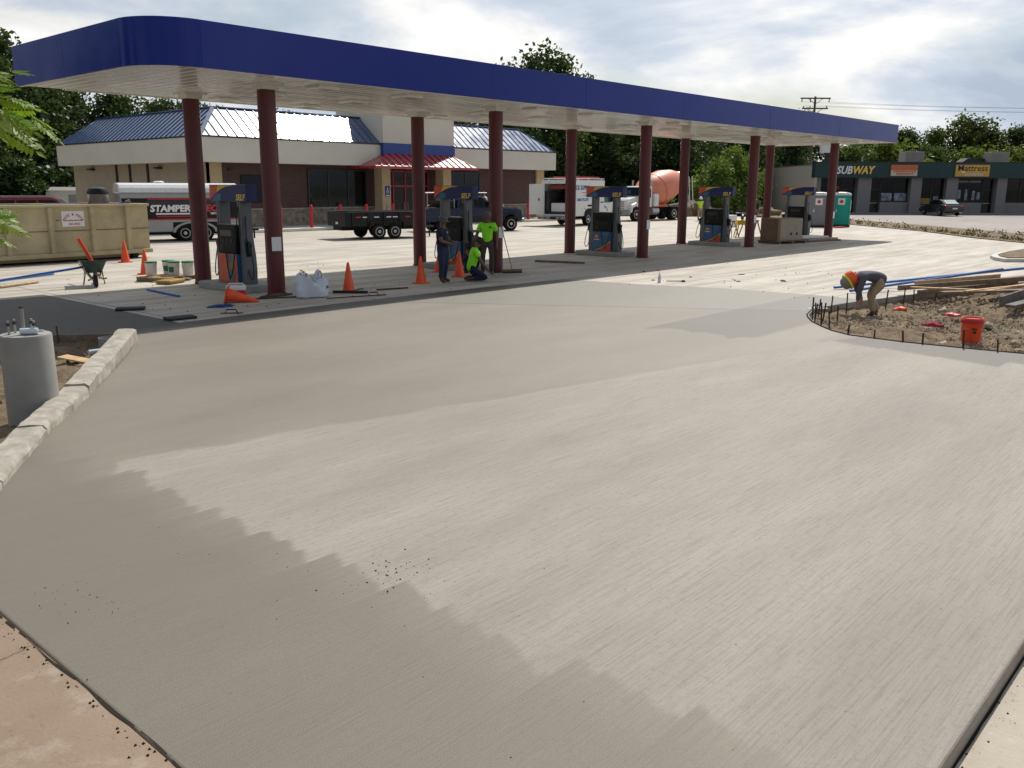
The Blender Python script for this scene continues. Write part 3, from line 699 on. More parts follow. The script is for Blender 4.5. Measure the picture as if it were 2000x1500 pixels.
for y in (51.2, 60.3): MB().prism([(25.98, 3.55), (25.70, 3.55), (25.66, 3.47), (25.98, 3.42)], y-.28, y+.28, 'y').build('wall_light', 'dark_trim', ST)
TX0, TX1 = 37.6, 43.85
for a, b in ((XL, TX0-.01), (TX1+.01, XR)): MB().box(a, b, YF, YF+.25, ZB, ZT).build('fascia_band', 'stucco', ST)
MB().box(XL, XL+.25, YF+.252, YB, ZB, ZT).build('fascia_band', 'stucco', ST)
MB().box(XR-.25, XR, YF+.252, YB, ZB, ZT).build('fascia_band', 'stucco', ST)
MB().box(XL+.25, XR-.25, YF+.25, 46.2, ZB, ZB+.05).box(XL+.25, 26.2, 46.2, YB, ZB, ZB+.05).build('eave_soffit', 'stucco', ST)
# mansard: deck, standing-seam panels, ridge and hip caps
zr = ZT+RS
def deck(pts): return MB().poly(pts)
dk = MB(); d0 = .05
dk.poly([(XL, YF, ZT-d0), (XR, YF, ZT-d0), (XR-IN, YF+IN, zr-d0), (XL+IN, YF+IN, zr-d0)])
dk.poly([(XL, YB, ZT-d0), (XL, YF, ZT-d0), (XL+IN, YF+IN, zr-d0), (XL+IN, YB-IN, zr-d0)])
dk.poly([(XR, YF, ZT-d0), (XR, YB, ZT-d0), (XR-IN, YB-IN, zr-d0), (XR-IN, YF+IN, zr-d0)])
dk.poly([(XR, YB, ZT-d0), (XL, YB, ZT-d0), (XL+IN, YB-IN, zr-d0), (XR-IN, YB-IN, zr-d0)])
dk.poly([(XL+IN, YF+IN, zr-d0), (XR-IN, YF+IN, zr-d0), (XR-IN, YB-IN, zr-d0), (XL+IN, YB-IN, zr-d0)])
dk.build('roof_deck', 'roof_flat', ST)
def seam_panel(q, mat, parent, nm='roof_panel', rib=.045, th=.02):
    """q: lower-left, lower-right, upper-right, upper-left; sheet plus one standing seam along the left edge"""
    a, b, c, d = [Vector(p) for p in q]; nrm = (b-a).cross(d-a).normalized() if (d-a).length > .05 else (b-a).cross(c-a).normalized()
    if nrm.z < 0: nrm = -nrm
    m_ = MB(); m_._hull8([a-nrm*th, b-nrm*th, c-nrm*th, d-nrm*th, a, b, c, d])
    w = (b-a).normalized()*.018
    if (d-a).length > .1: m_._hull8([a-w, a+w, d+w, d-w, a-w+nrm*rib, a+w+nrm*rib, d+w+nrm*rib, d-w+nrm*rib])
    return m_.build(nm, mat, parent)
def run(lo, hi, f, hip_lo, hip_hi, mat, step, inn, parent=ST):
    n = max(1, round((hi-lo)/step)); w = (hi-lo)/n
    for k in range(n):
        a, b = lo+k*w, lo+(k+1)*w
        ta = min(inn, a-hip_lo if hip_lo is not None else inn, hip_hi-a if hip_hi is not None else inn)
        tb = min(inn, b-hip_lo if hip_lo is not None else inn, hip_hi-b if hip_hi is not None else inn)
        seam_panel([f(a, 0), f(b, 0), f(b, max(tb, .001)), f(a, max(ta, .001))], mat, parent)
run(XL, TX0, lambda x, s: (x, YF+s, ZT+s*SL), XL, None, 'roof_blue', .56, IN)
run(TX1, XR, lambda x, s: (x, YF+s, ZT+s*SL), None, XR, 'roof_blue', .56, IN)
run(YF, YB, lambda y, s: (XL+s, y, ZT+s*SL), YF, YB, 'roof_blue', .56, IN)
m = MB(); m.bar((XL, YF, ZT+.02), (XL+IN, YF+IN, zr+.02), .22, .04).bar((XR, YF, ZT+.02), (XR-IN, YF+IN, zr+.02), .22, .04)
m.build('hip_cap', 'roof_blue', ST)
m = MB().box(XL+IN, TX0, YF+IN-.1, YF+IN+.1, zr, zr+.05).box(TX1, XR-IN, YF+IN-.1, YF+IN+.1, zr, zr+.05).box(XL+IN-.1, XL+IN+.1, YF+IN+.1, YB-IN, zr, zr+.05)
m.build('ridge_cap', 'roof_blue', ST)
for q in ((XL-.02, TX0, YF-.03, YF-.002), (TX1, XR+.02, YF-.03, YF-.002), (XL-.03, XL-.002, YF, YB)): MB().box(*q, ZT-.08, ZT+.01).build('eave_trim', 'dark_trim', ST)
# entrance tower, blue band, red awning
MB().box(TX0, TX1, 44.75, 49.5, 4.50, 8.05).build('tower', 'stucco', ST)
MB().box(TX0-.03, TX1+.03, 44.70, 44.748, 4.46, 5.17).box(TX0-.03, TX0-.002, 44.748, 45.2, 4.46, 5.17).build('blue_band', 'blue_band', ST)
aw = MB().poly([(35.75, 43.35, 3.70), (44.75, 43.35, 3.70), (43.6, 44.72, 4.50), (37.75, 44.72, 4.50)]).poly([(35.75, 43.35, 3.70), (37.75, 44.72, 4.50), (37.75, 46.0, 4.5), (35.75, 46.0, 3.7)]).poly([(44.75, 43.35, 3.70), (43.6, 44.72, 4.50), (43.6, 46, 4.5), (44.75, 46.0, 3.70)]).build('awning', 'roof_red', ST)
for k in range(17):
    u = k/16; a = Vector((35.75+9.0*u, 43.35, 3.70)); b = Vector((35.75+9.0*u, 44.72, 4.50))
    lo, hi = 37.75, 43.6
    if b.x < lo: f_ = (a.x-35.75)/(lo-35.75); b = a.lerp(b, f_)
    if b.x > hi: f_ = (44.75-a.x)/(44.75-hi); b = a.lerp(b, f_)
    if (b-a).length > .12: MB().bar(a+Vector((0, -.01, .03)), b+Vector((0, -.01, .03)), .035, .06).build('awning_rib', 'roof_red', aw)
MB().box(35.72, 44.78, 43.31, 43.345, 3.56, 3.72).box(35.72, 35.755, 43.345, 46, 3.56, 3.72).box(44.745, 44.78, 43.345, 46, 3.56, 3.72).build('awning_valance', 'roof_red', aw)
MB().box(35.8, 44.7, 43.4, 45.9, 3.60, 3.64).build('awning_soffit', 'stucco', aw)
for a, b in ((37.25, 37.95), (42.6, 43.35)):
    p_ = MB().box(a, b, 44.55, 45.3, .15, 3.6).build('porch_column', 'tan_pilaster', ST)
    MB().box(a-.05, b+.05, 44.5, 45.35, .15, .45).build('plinth', 'old_concrete_curb', p_)
sg = MB().box(37.47, 37.85, 44.525, 44.545, 1.85, 2.50).build('access_sign', 'sign_blue', ST)
m = MB(); m.cyl((37.66, 44.52, 2.36), (37.66, 44.524, 2.36), .035, n=12)
m.bar((37.66, 44.522, 2.32), (37.67, 44.522, 2.17), .035, .004, (0, 1, 0)).bar((37.67, 44.522, 2.17), (37.75, 44.522, 2.17), .03, .004, (0, 1, 0)).bar((37.75, 44.522, 2.17), (37.78, 44.522, 2.08), .03, .004, (0, 1, 0)).bar((37.66, 44.522, 2.26), (37.73, 44.522, 2.25), .022, .004, (0, 1, 0))
m.tube([(37.645+.095*math.cos(a), 44.523, 2.14+.095*math.sin(a)) for a in np.linspace(PI*.62, PI*1.95, 16)], .012, 5)
m.build('wheelchair_symbol', 'letter_white', sg)
MB().box(37.52, 37.80, 44.518, 44.524, 1.89, 1.94).build('caption', 'letter_white', sg)
def window(x0, x1, z0, z1, nm=3, glass='glass_dark', y=45.93, fr='dark_trim'):
    w = MB()
    w.box(x0, x1, y-.03, y+.06, z0, z0+.09).box(x0, x1, y-.03, y+.06, z1-.09, z1).box(x0, x0+.09, y-.03, y+.06, z0+.09, z1-.09).box(x1-.09, x1, y-.03, y+.06, z0+.09, z1-.09)
    for k in range(1, nm):
        xx = x0+(x1-x0)*k/nm; w.box(xx-.035, xx+.035, y-.03, y+.06, z0+.09, z1-.09)
    o = w.build('window', fr, ST)
    for k in range(nm):
        a, b = x0+(x1-x0)*k/nm, x0+(x1-x0)*(k+1)/nm; MB().box(a+.04, b-.04, y+.01, y+.03, z0+.09, z1-.09).build('pane', glass, o)
    return o
window(32.6, 37.1, 1.2, 3.5, 3); window(44.5, 47.6, 1.2, 3.5, 2)
MB().box(28.05, 29.6, 45.93, 45.995, 1.55, 3.10).build('wall_board', 'board_navy', ST, bevel=.02)
MB().box(27.3, 27.5, 45.90, 45.995, 3.3, 3.42).build('camera_box', 'dark_trim', ST)
dr = MB().box(38.2, 42.4, 45.80, 45.93, .15, .25)
for x in (38.2, 39.2, 40.25, 41.3, 42.32): dr.box(x, x+.08, 45.80, 45.93, .25, 3.5)
dr.box(38.28, 42.32, 45.80, 45.93, 2.45, 2.55).box(38.2, 42.4, 45.80, 45.93, 3.42, 3.5)
dro = dr.build('door', 'red_frame', ST)
for a, b in ((38.28, 39.2), (39.28, 40.25), (40.33, 41.3), (41.38, 42.32)):
    MB().box(a, b, 45.86, 45.88, .25, 2.45).build('pane', 'glass_dark', dro); MB().box(a, b, 45.86, 45.88, 2.55, 3.42).build('pane', 'glass_dark', dro)
for x in (40.15, 40.45): MB().cyl((x, 45.76, .95), (x, 45.76, 1.45), .015, n=8).build('handle', 'galv', dro)
text('CAFE', .01, 'letter_white', dro, (0, 0, 0), FY) if False else None
bol = MB().lathe([(.095, .0), (.095, 1.22), (.085, 1.26), (.05, 1.29)], 16).build('bollard', 'red_paint', smooth=.7)
tag(bol, 'bright red steel bollard on the kerb before the store', 'bollard', 'red bollards before the store'); bol.location = (28.67, 43.1, .15)
for x in (30.72, 32.79, 34.75, 36.86, 49.77): inst(bol, None, (x, 43.1, .15))
# ------------------------------------------------------------------ vehicles (local +X is forward)
def wheel(parent, x, y, r, w=.24, rim='rim_white', side=-1, holes=8):
    """side -1: outer face toward -Y"""
    o = MB().lathe([(r*.60, -w/2), (r*.90, -w/2), (r, -w/2+.04), (r, w/2-.04), (r*.90, w/2), (r*.60, w/2)], 28, (x, y, r), axis='y').build('wheel', 'tyre', parent, smooth=.7)
    a = side*(w/2+.004); m_ = MB().lathe([(r*.61, a-side*.05), (r*.61, a+side*.02), (r*.54, a+side*.02), (r*.50, a-side*.02), (r*.24, a-side*.005), (r*.20, a+side*.03), (.02, a+side*.03)], 24, (x, y, r), axis='y')
    q = m_.build('rim', rim, o, smooth=.7)
    if holes:
        h_ = MB()
        for k in range(holes):
            an = 2*PI*k/holes; cx, cz = x+r*.38*math.cos(an), r+r*.38*math.sin(an)
            h_.cyl((cx, y+a-side*.02, cz), (cx, y+a+side*.004, cz), r*.065, n=8)
        h_.build('rim_hole', 'chassis', o)
    return o
def plate(nm, mat, parent, x0, x1, y0, y1, z0, z1, bevel=0): return MB().box(x0, x1, y0, y1, z0, z1).build(nm, mat, parent, bevel=bevel)

# roll-off dumpster
D = thing('dumpster', 'long tan steel roll-off dumpster with ribbed side and round-lettered sign', 'dumpster', (15.0, 30.75, 0), R(4))
L_, Wd, z0, z1 = 7.2, 2.35, .22, 1.86
m = MB().box(-L_, 0, 0, .06, z0, z1).box(-L_, 0, Wd-.06, Wd, z0, z1).box(-.06, 0, .06, Wd-.06, z0, z1).box(-L_, -L_+.06, .06, Wd-.06, z0, z1).box(-L_+.06, -.06, .06, Wd-.06, z0, z0+.06)
body = m.build('body', 'dumpster_tan', D)
MB().box(-L_-.02, .03, -.10, .065, z1-.07, z1+.015).box(-L_, .03, Wd-.065, Wd+.06, z1-.07, z1+.015).box(-.065, .05, .066, Wd-.066, z1-.07, z1+.015).build('top_rail', 'dumpster_tan', D, bevel=.015)
MB().box(-L_-.02, .03, -.12, -.002, z0-.04, z0+.10).build('bottom_rail', 'dumpster_tan', D, bevel=.015)
for x in (-.78, -2.02, -3.4, -4.75, -6.1):
    MB().prism([(x-.10, -.002), (x+.10, -.002), (x+.07, -.10), (x-.07, -.10)], z0+.105, z1-.075).build('rib', 'dumpster_tan', D, bevel=.006)
MB().box(-L_, 0, -.020, -.002, 1.02, 1.035).build('weld_seam', 'rust', D)
for s in (.35, 1.95): MB().box(-L_+.1, -.15, s-.06, s+.06, 0.06, z0-.001).build('skid', 'dumpster_tan', D)
for x in (-.5, -6.4): MB().cyl((x, .1, .11), (x, 2.2, .11), .105, n=12).build('roller', 'black_steel', D)
MB().box(.0, .18, .3, .42, .25, .32).build('hook', 'lumber_old', D)
m = MB(); g0 = len(m.v)
for i in range(25):
    for j in range(8): m.v.append((-L_+.07+i*(L_-.14)/24, .065+j*(Wd-.13)/7, 1.38+.22*random.random()))
for i in range(24):
    for j in range(7): a = i*8+j; m.f.append((a, a+8, a+9, a+1)); m.mi.append(0)
tag(m.build('rubbish', 'dumpster_inner', D), kind='stuff')
MB().box(-L_+.062, -.062, Wd-.075, Wd-.061, 1.2, z1-.07).build('inner_face', 'dumpster_inner', D)
sg = plate('company_sign', 'paper', D, -3.02, -2.28, -.016, -.004, 1.16, 1.66)
for k, ch in enumerate('PETE & PETE'):
    a = R(62)-R(124)*k/10; text(ch, .115, 'letter_red', sg, (-2.65-.33*math.sin(a), -.018, 1.22+.33*math.cos(a)), (PI/2, -a*-1, 0) if False else (PI/2, -a, 0), bold=.003)
text('CONTAINER SERVICE INC', .055, 'letter_dark', sg, (-2.65, -.018, 1.355), FY, bold=.002); text('441-4422', .10, 'letter_red', sg, (-2.62, -.018, 1.24), FY, bold=.002)
MB().box(-3.2, -3.1, -.024, -.004, 1.36, 1.38).build('handle', 'rust', D)
o = MB().lathe([(.33, 1.42), (.35, 1.5), (.35, 2.22), (.37, 2.25), (.36, 2.32), (.30, 2.44), (.12, 2.50)], 20).build('metal_drum', ['galv'], smooth=.6)
tag(o, 'galvanised metal drum with dark domed lid standing in the dumpster', 'drum'); o.location = (14.05, 32.4, -.07)
c_ = MB().lathe([(.375, 2.255), (.365, 2.33), (.30, 2.45), (.12, 2.51)], 20).build('lid', 'black_steel', o, smooth=.6)
o = MB().prism([(-.15, 0), (.12, .05), (.16, .30), (.05, .48), (-.12, .42)], -.01, .01, 'y').build('cardboard_scrap', 'cardboard_light'); tag(o, 'torn cardboard flap poking out of the dumpster beside the drum', 'cardboard'); o.location = (14.75, 31.8, 1.55); o.rotation_euler = (.3, 0, .2)
o = MB().prism([(-.24, 0), (.24, .0), (.30, .22), (.1, .40), (-.2, .30)], -.03, .03, 'y').build('blue_sheet', 'pole_blue'); tag(o, 'crumpled blue plastic sheet poking out of the dumpster', 'plastic sheet'); o.location = (15.0-.35, 32.1, 1.52)
o = MB().lathe([(.20, 0), (.20, .16), (.17, .28), (.08, .36)], 16).build('plastic_tub', 'orange_plastic', smooth=.6); tag(o, 'orange and yellow plastic tub showing above the dumpster rim', 'tub'); o.location = (10.35, 32.0, 1.62)
MB().lathe([(.215, .0), (.215, .10)], 16).build('rim', 'yellow_plastic', o)
o = MB().box(-.6, .6, -.02, .02, 0, .05).build('white_board', 'white_paint'); tag(o, 'white board end showing above the dumpster rim', 'board'); o.location = (12.9, 32.75, 1.83)

# enclosed trailer
T = thing('enclosed_trailer', 'silver and black enclosed trailer with white block lettering behind the dumpster', 'trailer', (20.95, 39.65, 0), R(-18))
hl, hw = 2.55, 1.05
sec = [(-hw, .42), (-hw, 2.15), (-hw+.05, 2.36), (-hw+.22, 2.50), (-hw+.6, 2.57), (hw-.6, 2.57), (hw-.22, 2.50), (hw-.05, 2.36), (hw, 2.15), (hw, .42)]
MB().prism(sec[:2]+[(hw, 2.15), (hw, .42)], -hl-.15, hl-.1, 'x').build('body', 'trailer_silver', T, bevel=.03)
MB().prism([(-hw-.012, 2.13), (-hw+.04, 2.36), (-hw+.22, 2.52), (-hw+.6, 2.60), (hw-.6, 2.60), (hw-.22, 2.52), (hw-.04, 2.36), (hw+.012, 2.13)], -hl-.17, hl-.06, 'x').build('roof', 'trailer_roof', T, bevel=.06, seg=3)
MB().box(-hl-.16, hl-.1, -hw-.02, -hw-.013, 2.14, 2.18).build('roof_trim', 'trailer_silver', T)
wr = plate('black_wrap', 'trailer_black', T, -hl-.1, hl-.14, -hw-.008, -hw-.001, .98, 1.93)
plate('red_stripe', 'trailer_red', wr, -1.55, hl-.14, -hw-.013, -hw-.0085, 1.86, 1.94); plate('red_stripe', 'trailer_red', wr, -hl-.1, hl-.14, -hw-.013, -hw-.0085, .96, 1.02)
plate('grey_pattern', 'pattern_navy', wr, -1.6, 1.6, -hw-.012, -hw-.0085, 1.62, 1.84)
text('STAMPER', .40, 'letter_white', wr, (-.62, -hw-.012, 1.46), FY, bold=.018, shear=.1, sx=1.05); text('TECH', .40, 'letter_red', wr, (1.22, -hw-.012, 1.46), FY, bold=.018, shear=.1, sx=1.05)
plate('white_underline', 'letter_white', wr, -1.25, .45, -hw-.013, -hw-.0085, 1.20, 1.27); text('SERVICES', .12, 'letter_white', wr, (1.42, -hw-.012, 1.235), FY, bold=.004, sx=1.2)
MB().bar((1.55, -hw-.010, 1.72), (1.8, -hw-.010, 1.72), .02, .03).bar((1.8, -hw-.010, 1.72), (1.86, -hw-.010, 1.78), .02, .03).bar((1.8, -hw-.010, 1.72), (1.86, -hw-.010, 1.66), .02, .03).bar((1.55, -hw-.010, 1.72), (1.49, -hw-.010, 1.78), .02, .03).bar((1.55, -hw-.010, 1.72), (1.49, -hw-.010, 1.66), .02, .03).build('white_mark', 'letter_white', wr)
plate('red_band', 'trailer_red', wr, -1.2, .9, -hw-.013, -hw-.0085, 1.09, 1.15)
MB().lathe([(.24, 2.60), (.24, 2.65), (.15, 2.69)], 14, (-.9, -.2, 0)).build('roof_vent', 'white_paint', T)
for x in (-.05, .87):
    for s in (-1, 1): wheel(T, x, s*(hw-.05), .36, .22, 'rim_white', s)
fn = [(.41+.62*math.cos(a)*1.62, .40+.50*math.sin(a)) for a in np.linspace(0, PI, 15)]
fi = [(.41+.54*math.cos(a)*1.62, .40+.42*math.sin(a)) for a in np.linspace(PI, 0, 15)]
for s in (-1, 1): MB().prism(fn+fi, s*(hw+.10), s*(hw+.002), 'y').build('fender', 'trailer_silver', T)
plate('wheel_well', 'chassis', T, -.55, 1.4, -hw-.006, -hw-.001, .43, .86)
plate('rear_skirt', 'chassis', T, -hl, hl-.2, -.9, .9, .30, .415)
MB().bar((hl-.1, -.6, .42), (hl+1.0, 0, .42), .08, .1).bar((hl-.1, .6, .42), (hl+1.0, 0, .42), .08, .1).cyl((hl+.8, 0, 0), (hl+.8, 0, .42), .04).build('tongue', 'chassis', T)

# black dump trailer
T = thing('dump_trailer', 'low black dump trailer with two axles before the store', 'trailer', (28.45, 34.5, 0), R(-13))
hl, hw = 2.1, .98
m = MB().box(-hl, hl, -hw, -hw+.05, .62, 1.25).box(-hl, hl, hw-.05, hw, .62, 1.25).box(hl-.05, hl, -hw+.05, hw-.05, .62, 1.25).box(-hl, hl, -hw+.05, hw-.05, .62, .67)
m.build('body', 'black_steel', T)
tg = plate('tailgate', 'black_steel', T, -hl-.06, -hl-.003, -hw, hw, .62, 1.27)
MB().box(-hl-.066, -hl-.0605, -.2, .05, .72, .82).build('number_plate', 'letter_white', tg)
MB().box(-hl, hl, -hw-.05, -hw+.06, 1.25, 1.30).box(-hl, hl, hw-.06, hw+.05, 1.25, 1.30).box(hl-.06, hl+.04, -hw+.06, hw-.06, 1.25, 1.30).build('top_rail', 'black_steel', T, bevel=.01)
for x in (-1.75, -.95, -.1, .75, 1.6): plate('stake_pocket', 'black_steel', T, x-.05, x+.05, -hw-.05, -hw-.002, .64, 1.249)
for x in (-1.45, -1.1, -.5, .15, .5, 1.2): plate('reflector', 'letter_white' if int(x*10) % 2 else 'letter_red', T, x-.13, x+.13, -hw-.008, -hw-.002, 1.02, 1.07)
plate('frame', 'chassis', T, -hl, hl+.1, -.5, .5, .42, .615)
for x in (-.42, .42):
    for s in (-1, 1): wheel(T, x, s*(hw+.02), .36, .20, 'rim_white', s, 6)
for s in (-1, 1): MB().prism([(-.92, .50), (-.86, .80), (.86, .80), (.92, .50), (.96, .50), (.90, .84), (-.90, .84), (-.96, .50)], s*(hw+.16), s*(hw-.1), 'y').build('fender', 'black_steel', T)
MB().bar((hl, -.45, .5), (hl+1.1, 0, .5), .08, .1).bar((hl, .45, .5), (hl+1.1, 0, .5), .08, .1).cyl((hl+.85, 0, 0), (hl+.85, 0, .8), .04).build('tongue', 'black_steel', T)
MB().box(hl+.15, hl+.6, -.25, .25, .58, .9).build('pump_box', 'black_steel', T)
o = MB().cyl((0, 0, 0), (.1, 0, .95), .02).build('shovel_handle', 'pole_blue'); tag(o, 'thin blue handle standing upright in the black dump trailer', 'handle'); o.location = (28.6, 34.0, .67)

# dark blue pickup
def pickup(name, label, loc, rz, paint, low, cover=False, rack=True):
    P_ = thing(name, label, 'truck', loc, rz)
    hw = .98
    prof = [(-3.0, .58), (-3.0, 1.28), (-1.12, 1.30), (-1.12, 1.34), (1.02, 1.34), (1.15, 1.32), (2.75, 1.24), (2.93, 1.12), (2.97, .60), (2.62, .52), (2.60, .72), (2.42, .96), (2.08, .98), (1.80, .82), (1.72, .50), (-1.42, .50), (-1.50, .80), (-1.72, .97), (-2.05, .97), (-2.28, .80), (-2.36, .55)]
    MB().prism(prof, -hw, hw, 'y').build('body', paint, P_, bevel=.05, seg=3)
    plate('two_tone_panel', low, P_, -1.38, 1.70, -hw-.008, -hw+.01, .53, .86)
    hood = MB().prism([(1.0, 1.30), (2.7, 1.235), (2.86, 1.16), (2.86, 1.20), (2.66, 1.31), (1.05, 1.38)], -.82, .82, 'y').build('hood', paint, P_, bevel=.05, seg=3)
    cab = [(-1.10, 1.30), (-1.02, 1.86), (-.85, 1.95), (.35, 1.96), (.55, 1.90), (1.22, 1.33)]
    c_ = MB().prism(cab, -.86, .86, 'y').build('cab', paint, P_, bevel=.06, seg=3)
    for s in (-1, 1):
        y = s*.862
        MB().prism([(-.92, 1.40), (-.86, 1.84), (-.16, 1.86), (-.16, 1.40)], y, y+s*.006, 'y').build('window', 'glass_dark', c_); MB().prism([(-.06, 1.40), (-.06, 1.86), (.42, 1.85), (.96, 1.40)], y, y+s*.006, 'y').build('window', 'glass_dark', c_)
        m_ = MB().box(.78, .98, *sorted((s*.9, s*1.18)), 1.42, 1.68); m_.build('mirror', 'pump_black', P_, bevel=.03)
        MB().box(-.30, -.12, *sorted((s*(hw+.002), s*(hw+.03))), 1.08, 1.12).build('door_handle', 'pump_black', P_)
        MB().prism([(1.70, .60), (1.78, .88), (2.05, 1.04), (2.42, 1.02), (2.66, .76), (2.74, .60), (2.62, .60), (2.56, .78), (2.40, .94), (2.08, .95), (1.84, .82), (1.78, .60)], s*(hw+.05), s*(hw-.04), 'y').build('wheel_arch', low, P_)
        MB().box(2.80, 2.975, *sorted((s*.62, s*.95)), .92, 1.12).build('headlight', 'lamp_clear', P_, bevel=.02); MB().box(-3.015, -2.96, *sorted((s*.80, s*.97)), .85, 1.2).build('tail_light', 'lamp_red', P_)
        MB().box(-.9, 1.3, *sorted((s*(hw-.08), s*(hw+.10))), .40, .46).build('side_step', 'galv', P_)
    MB().poly([(.60, -.74, 1.89), (1.20, -.80, 1.37), (1.20, .80, 1.37), (.60, .74, 1.89)]).build('windscreen', 'glass_dark', c_).location = (.012, 0, .012)
    MB().poly([(-1.04, -.66, 1.80), (-1.09, -.66, 1.42), (-1.09, .66, 1.42), (-1.04, .66, 1.80)]).build('rear_window', 'glass_teal', c_).location = (-.03, 0, 0)
    plate('grille', 'galv', P_, 2.945, 2.985, -.60, .60, .80, 1.12, .02); plate('front_bumper', 'galv', P_, 2.90, 3.10, -1.0, 1.0, .50, .72, .04); plate('rear_bumper', 'galv', P_, -3.16, -3.0, -.95, .95, .52, .70, .03)
    plate('bed_floor', 'chassis', P_, -2.94, -1.18, -.85, .85, 1.302, 1.31)
    MB().box(-3.012, -2.995, -.22, .22, .98, 1.10).build('number_plate', 'letter_white', P_)
    for x in (-1.93, 2.22):
        for s in (-1, 1): wheel(P_, x, s*.86, .41, .28, 'rim_chrome', s, 6)
    if rack:
        rk = MB()
        for x in (-2.85, -1.25):
            for s in (-1, 1): rk.cyl((x, s*.85, 1.28), (x, s*.85, 2.12), .025, n=8)
            rk.cyl((x, -.9, 2.12), (x, .9, 2.12), .025, n=8)
        for s in (-1, 1): rk.cyl((-2.95, s*.85, 2.14), (.75, s*.85, 2.14), .025, n=8)
        rk.cyl((.6, -.9, 2.12), (.6, .9, 2.12), .025, n=8); rk.cyl((.6, -.85, 1.9), (.6, -.85, 2.12), .02, n=8); rk.cyl((.6, .85, 1.9), (.6, .85, 2.12), .02, n=8)
        rk.build('ladder_rack', 'galv', P_)
        ld = MB()
        for k in range(7):
            a = random.uniform(-.7, .7); ld.bar((-2.9+random.random()*.3, a, 1.36+k*.05), (-1.3, a+random.uniform(-.2, .2), 1.36+k*.06), .10, .05)
        ld.box(-1.7, -1.22, -.8, .8, 1.31, 1.72); ld.build('load', 'black_steel', P_)
        MB().bar((-2.7, -.5, 1.45), (-1.5, -.3, 1.72), .12, .02).build('pale_board', 'white_paint', P_)
    return P_
pk = pickup('pickup_truck', 'dark blue pickup truck with ladder rack parked beside the store entrance', (36.75, 36.35, 0), R(-22), 'truck_blue', 'truck_charcoal')
text('4x4', .16, 'letter_red', pk, (1.42, -.992, .98), FY, bold=.004); plate('fender_emblem', 'rim_chrome', pk, 1.2, 1.42, -.99, -.981, 1.12, 1.17)

# maroon sport utility vehicle behind the dumpster
P_ = thing('utility_vehicle', 'maroon utility vehicle parked behind the tan dumpster', 'car', (16.0, 42.0, 0), R(-24))
MB().prism([(-2.3, .45), (-2.35, 1.15), (-2.2, 1.25), (1.0, 1.25), (2.1, 1.12), (2.3, .9), (2.3, .45)], -.92, .92, 'y').build('body', 'vehicle_maroon', P_, bevel=.06, seg=3)
c_ = MB().prism([(-2.2, 1.24), (-2.0, 1.88), (-1.8, 1.98), (.2, 1.98), (.42, 1.90), (1.12, 1.24)], -.82, .82, 'y').build('cabin', 'vehicle_maroon', P_, bevel=.06, seg=3)
for s in (-1, 1):
    for a, b in ((-1.95, -1.25), (-1.17, -.42)): MB().prism([(a, 1.36), (a+.12 if a < -1.5 else a, 1.85), (b, 1.86), (b, 1.36)], s*.822, s*.828, 'y').build('window', 'glass_dark', c_)
    MB().prism([(-.34, 1.36), (-.34, 1.86), (.28, 1.85), (.85, 1.36)], s*.822, s*.828, 'y').build('window', 'glass_dark', c_)
    MB().bar((-1.9, s*.68, 2.02), (.1, s*.68, 2.02), .04, .03).build('roof_rail', 'galv', c_)
MB().poly([(.47, -.70, 1.87), (1.08, -.76, 1.30), (1.08, .76, 1.30), (.47, .70, 1.87)]).build('windscreen', 'glass_dark', c_).location = (.015, 0, .012)
for x in (-1.4, 1.4):
    for s in (-1, 1): wheel(P_, x, s*.82, .37, .24, 'rim_chrome', s, 5)

# white service truck with open rear door
P_ = thing('service_truck', 'white box service truck with rear door open and blue lettering', 'truck', (48.8, 37.35, 0), R(6))
bx = -3.4; hw = 1.12
m = MB().box(bx+.05, .9, -hw, -hw+.05, .62, 2.92).box(bx+.05, .9, hw-.05, hw, .62, 2.92).box(bx+.05, .9, -hw+.05, hw-.05, 2.86, 2.92).box(.85, .9, -hw+.05, hw-.05, .62, 2.86).box(bx+.05, .85, -hw+.05, hw-.05, .62, .70)
m.build('box_body', 'vehicle_white', P_)
m = MB().box(bx, bx+.048, -hw, -hw+.26, .62, 2.92).box(bx, bx+.048, hw-.22, hw, .62, 2.92).box(bx, bx+.048, -hw+.26, hw-.22, 2.68, 2.92).box(bx, bx+.048, -hw+.26, hw-.22, .62, .74)
fr_ = m.build('rear_frame', 'vehicle_white', P_, bevel=.01)
MB().box(bx+.3, -1.0, -hw+.06, hw-.06, .75, .90).box(-1.0, -.8, -hw+.06, hw-.06, .75, 2.8).box(bx+.25, -1.1, -hw+.06, -hw+.42, .9, 1.7).box(bx+.25, -1.1, hw-.42, hw-.06, .9, 2.2).build('shelving', 'interior_dark', P_)
MB().box(bx+.35, -1.2, -.6, .65, 2.35, 2.6).build('red_roll', 'interior_red', P_); MB().box(bx+.4, bx+1.4, -.55, .6, .91, 1.45).build('cabinet', 'white_paint', P_)
dr_ = MB().box(-.06, 0, 0, .85, .72, 2.66).build('rear_door', 'vehicle_white', P_, bevel=.01); dr_.location = (bx-.02, hw-.02, 0); dr_.rotation_euler = (0, 0, R(14))
MB().box(-.09, -.061, .12, .2, 1.6, 1.75).build('latch', 'black_steel', dr_)
MB().box(bx-.42, bx-.01, -hw+.02, hw+.06, .42, .60).build('rear_step', 'light_grey', P_, bevel=.04); MB().box(bx-.44, bx-.421, -.3, .15, .45, .58).build('hitch_plate', 'black_steel', P_)
for y in (.95, .55, -.6): MB().box(bx-.435, bx-.421, y-.07, y+.07, .46, .56).build('tail_light', 'lamp_red', P_)
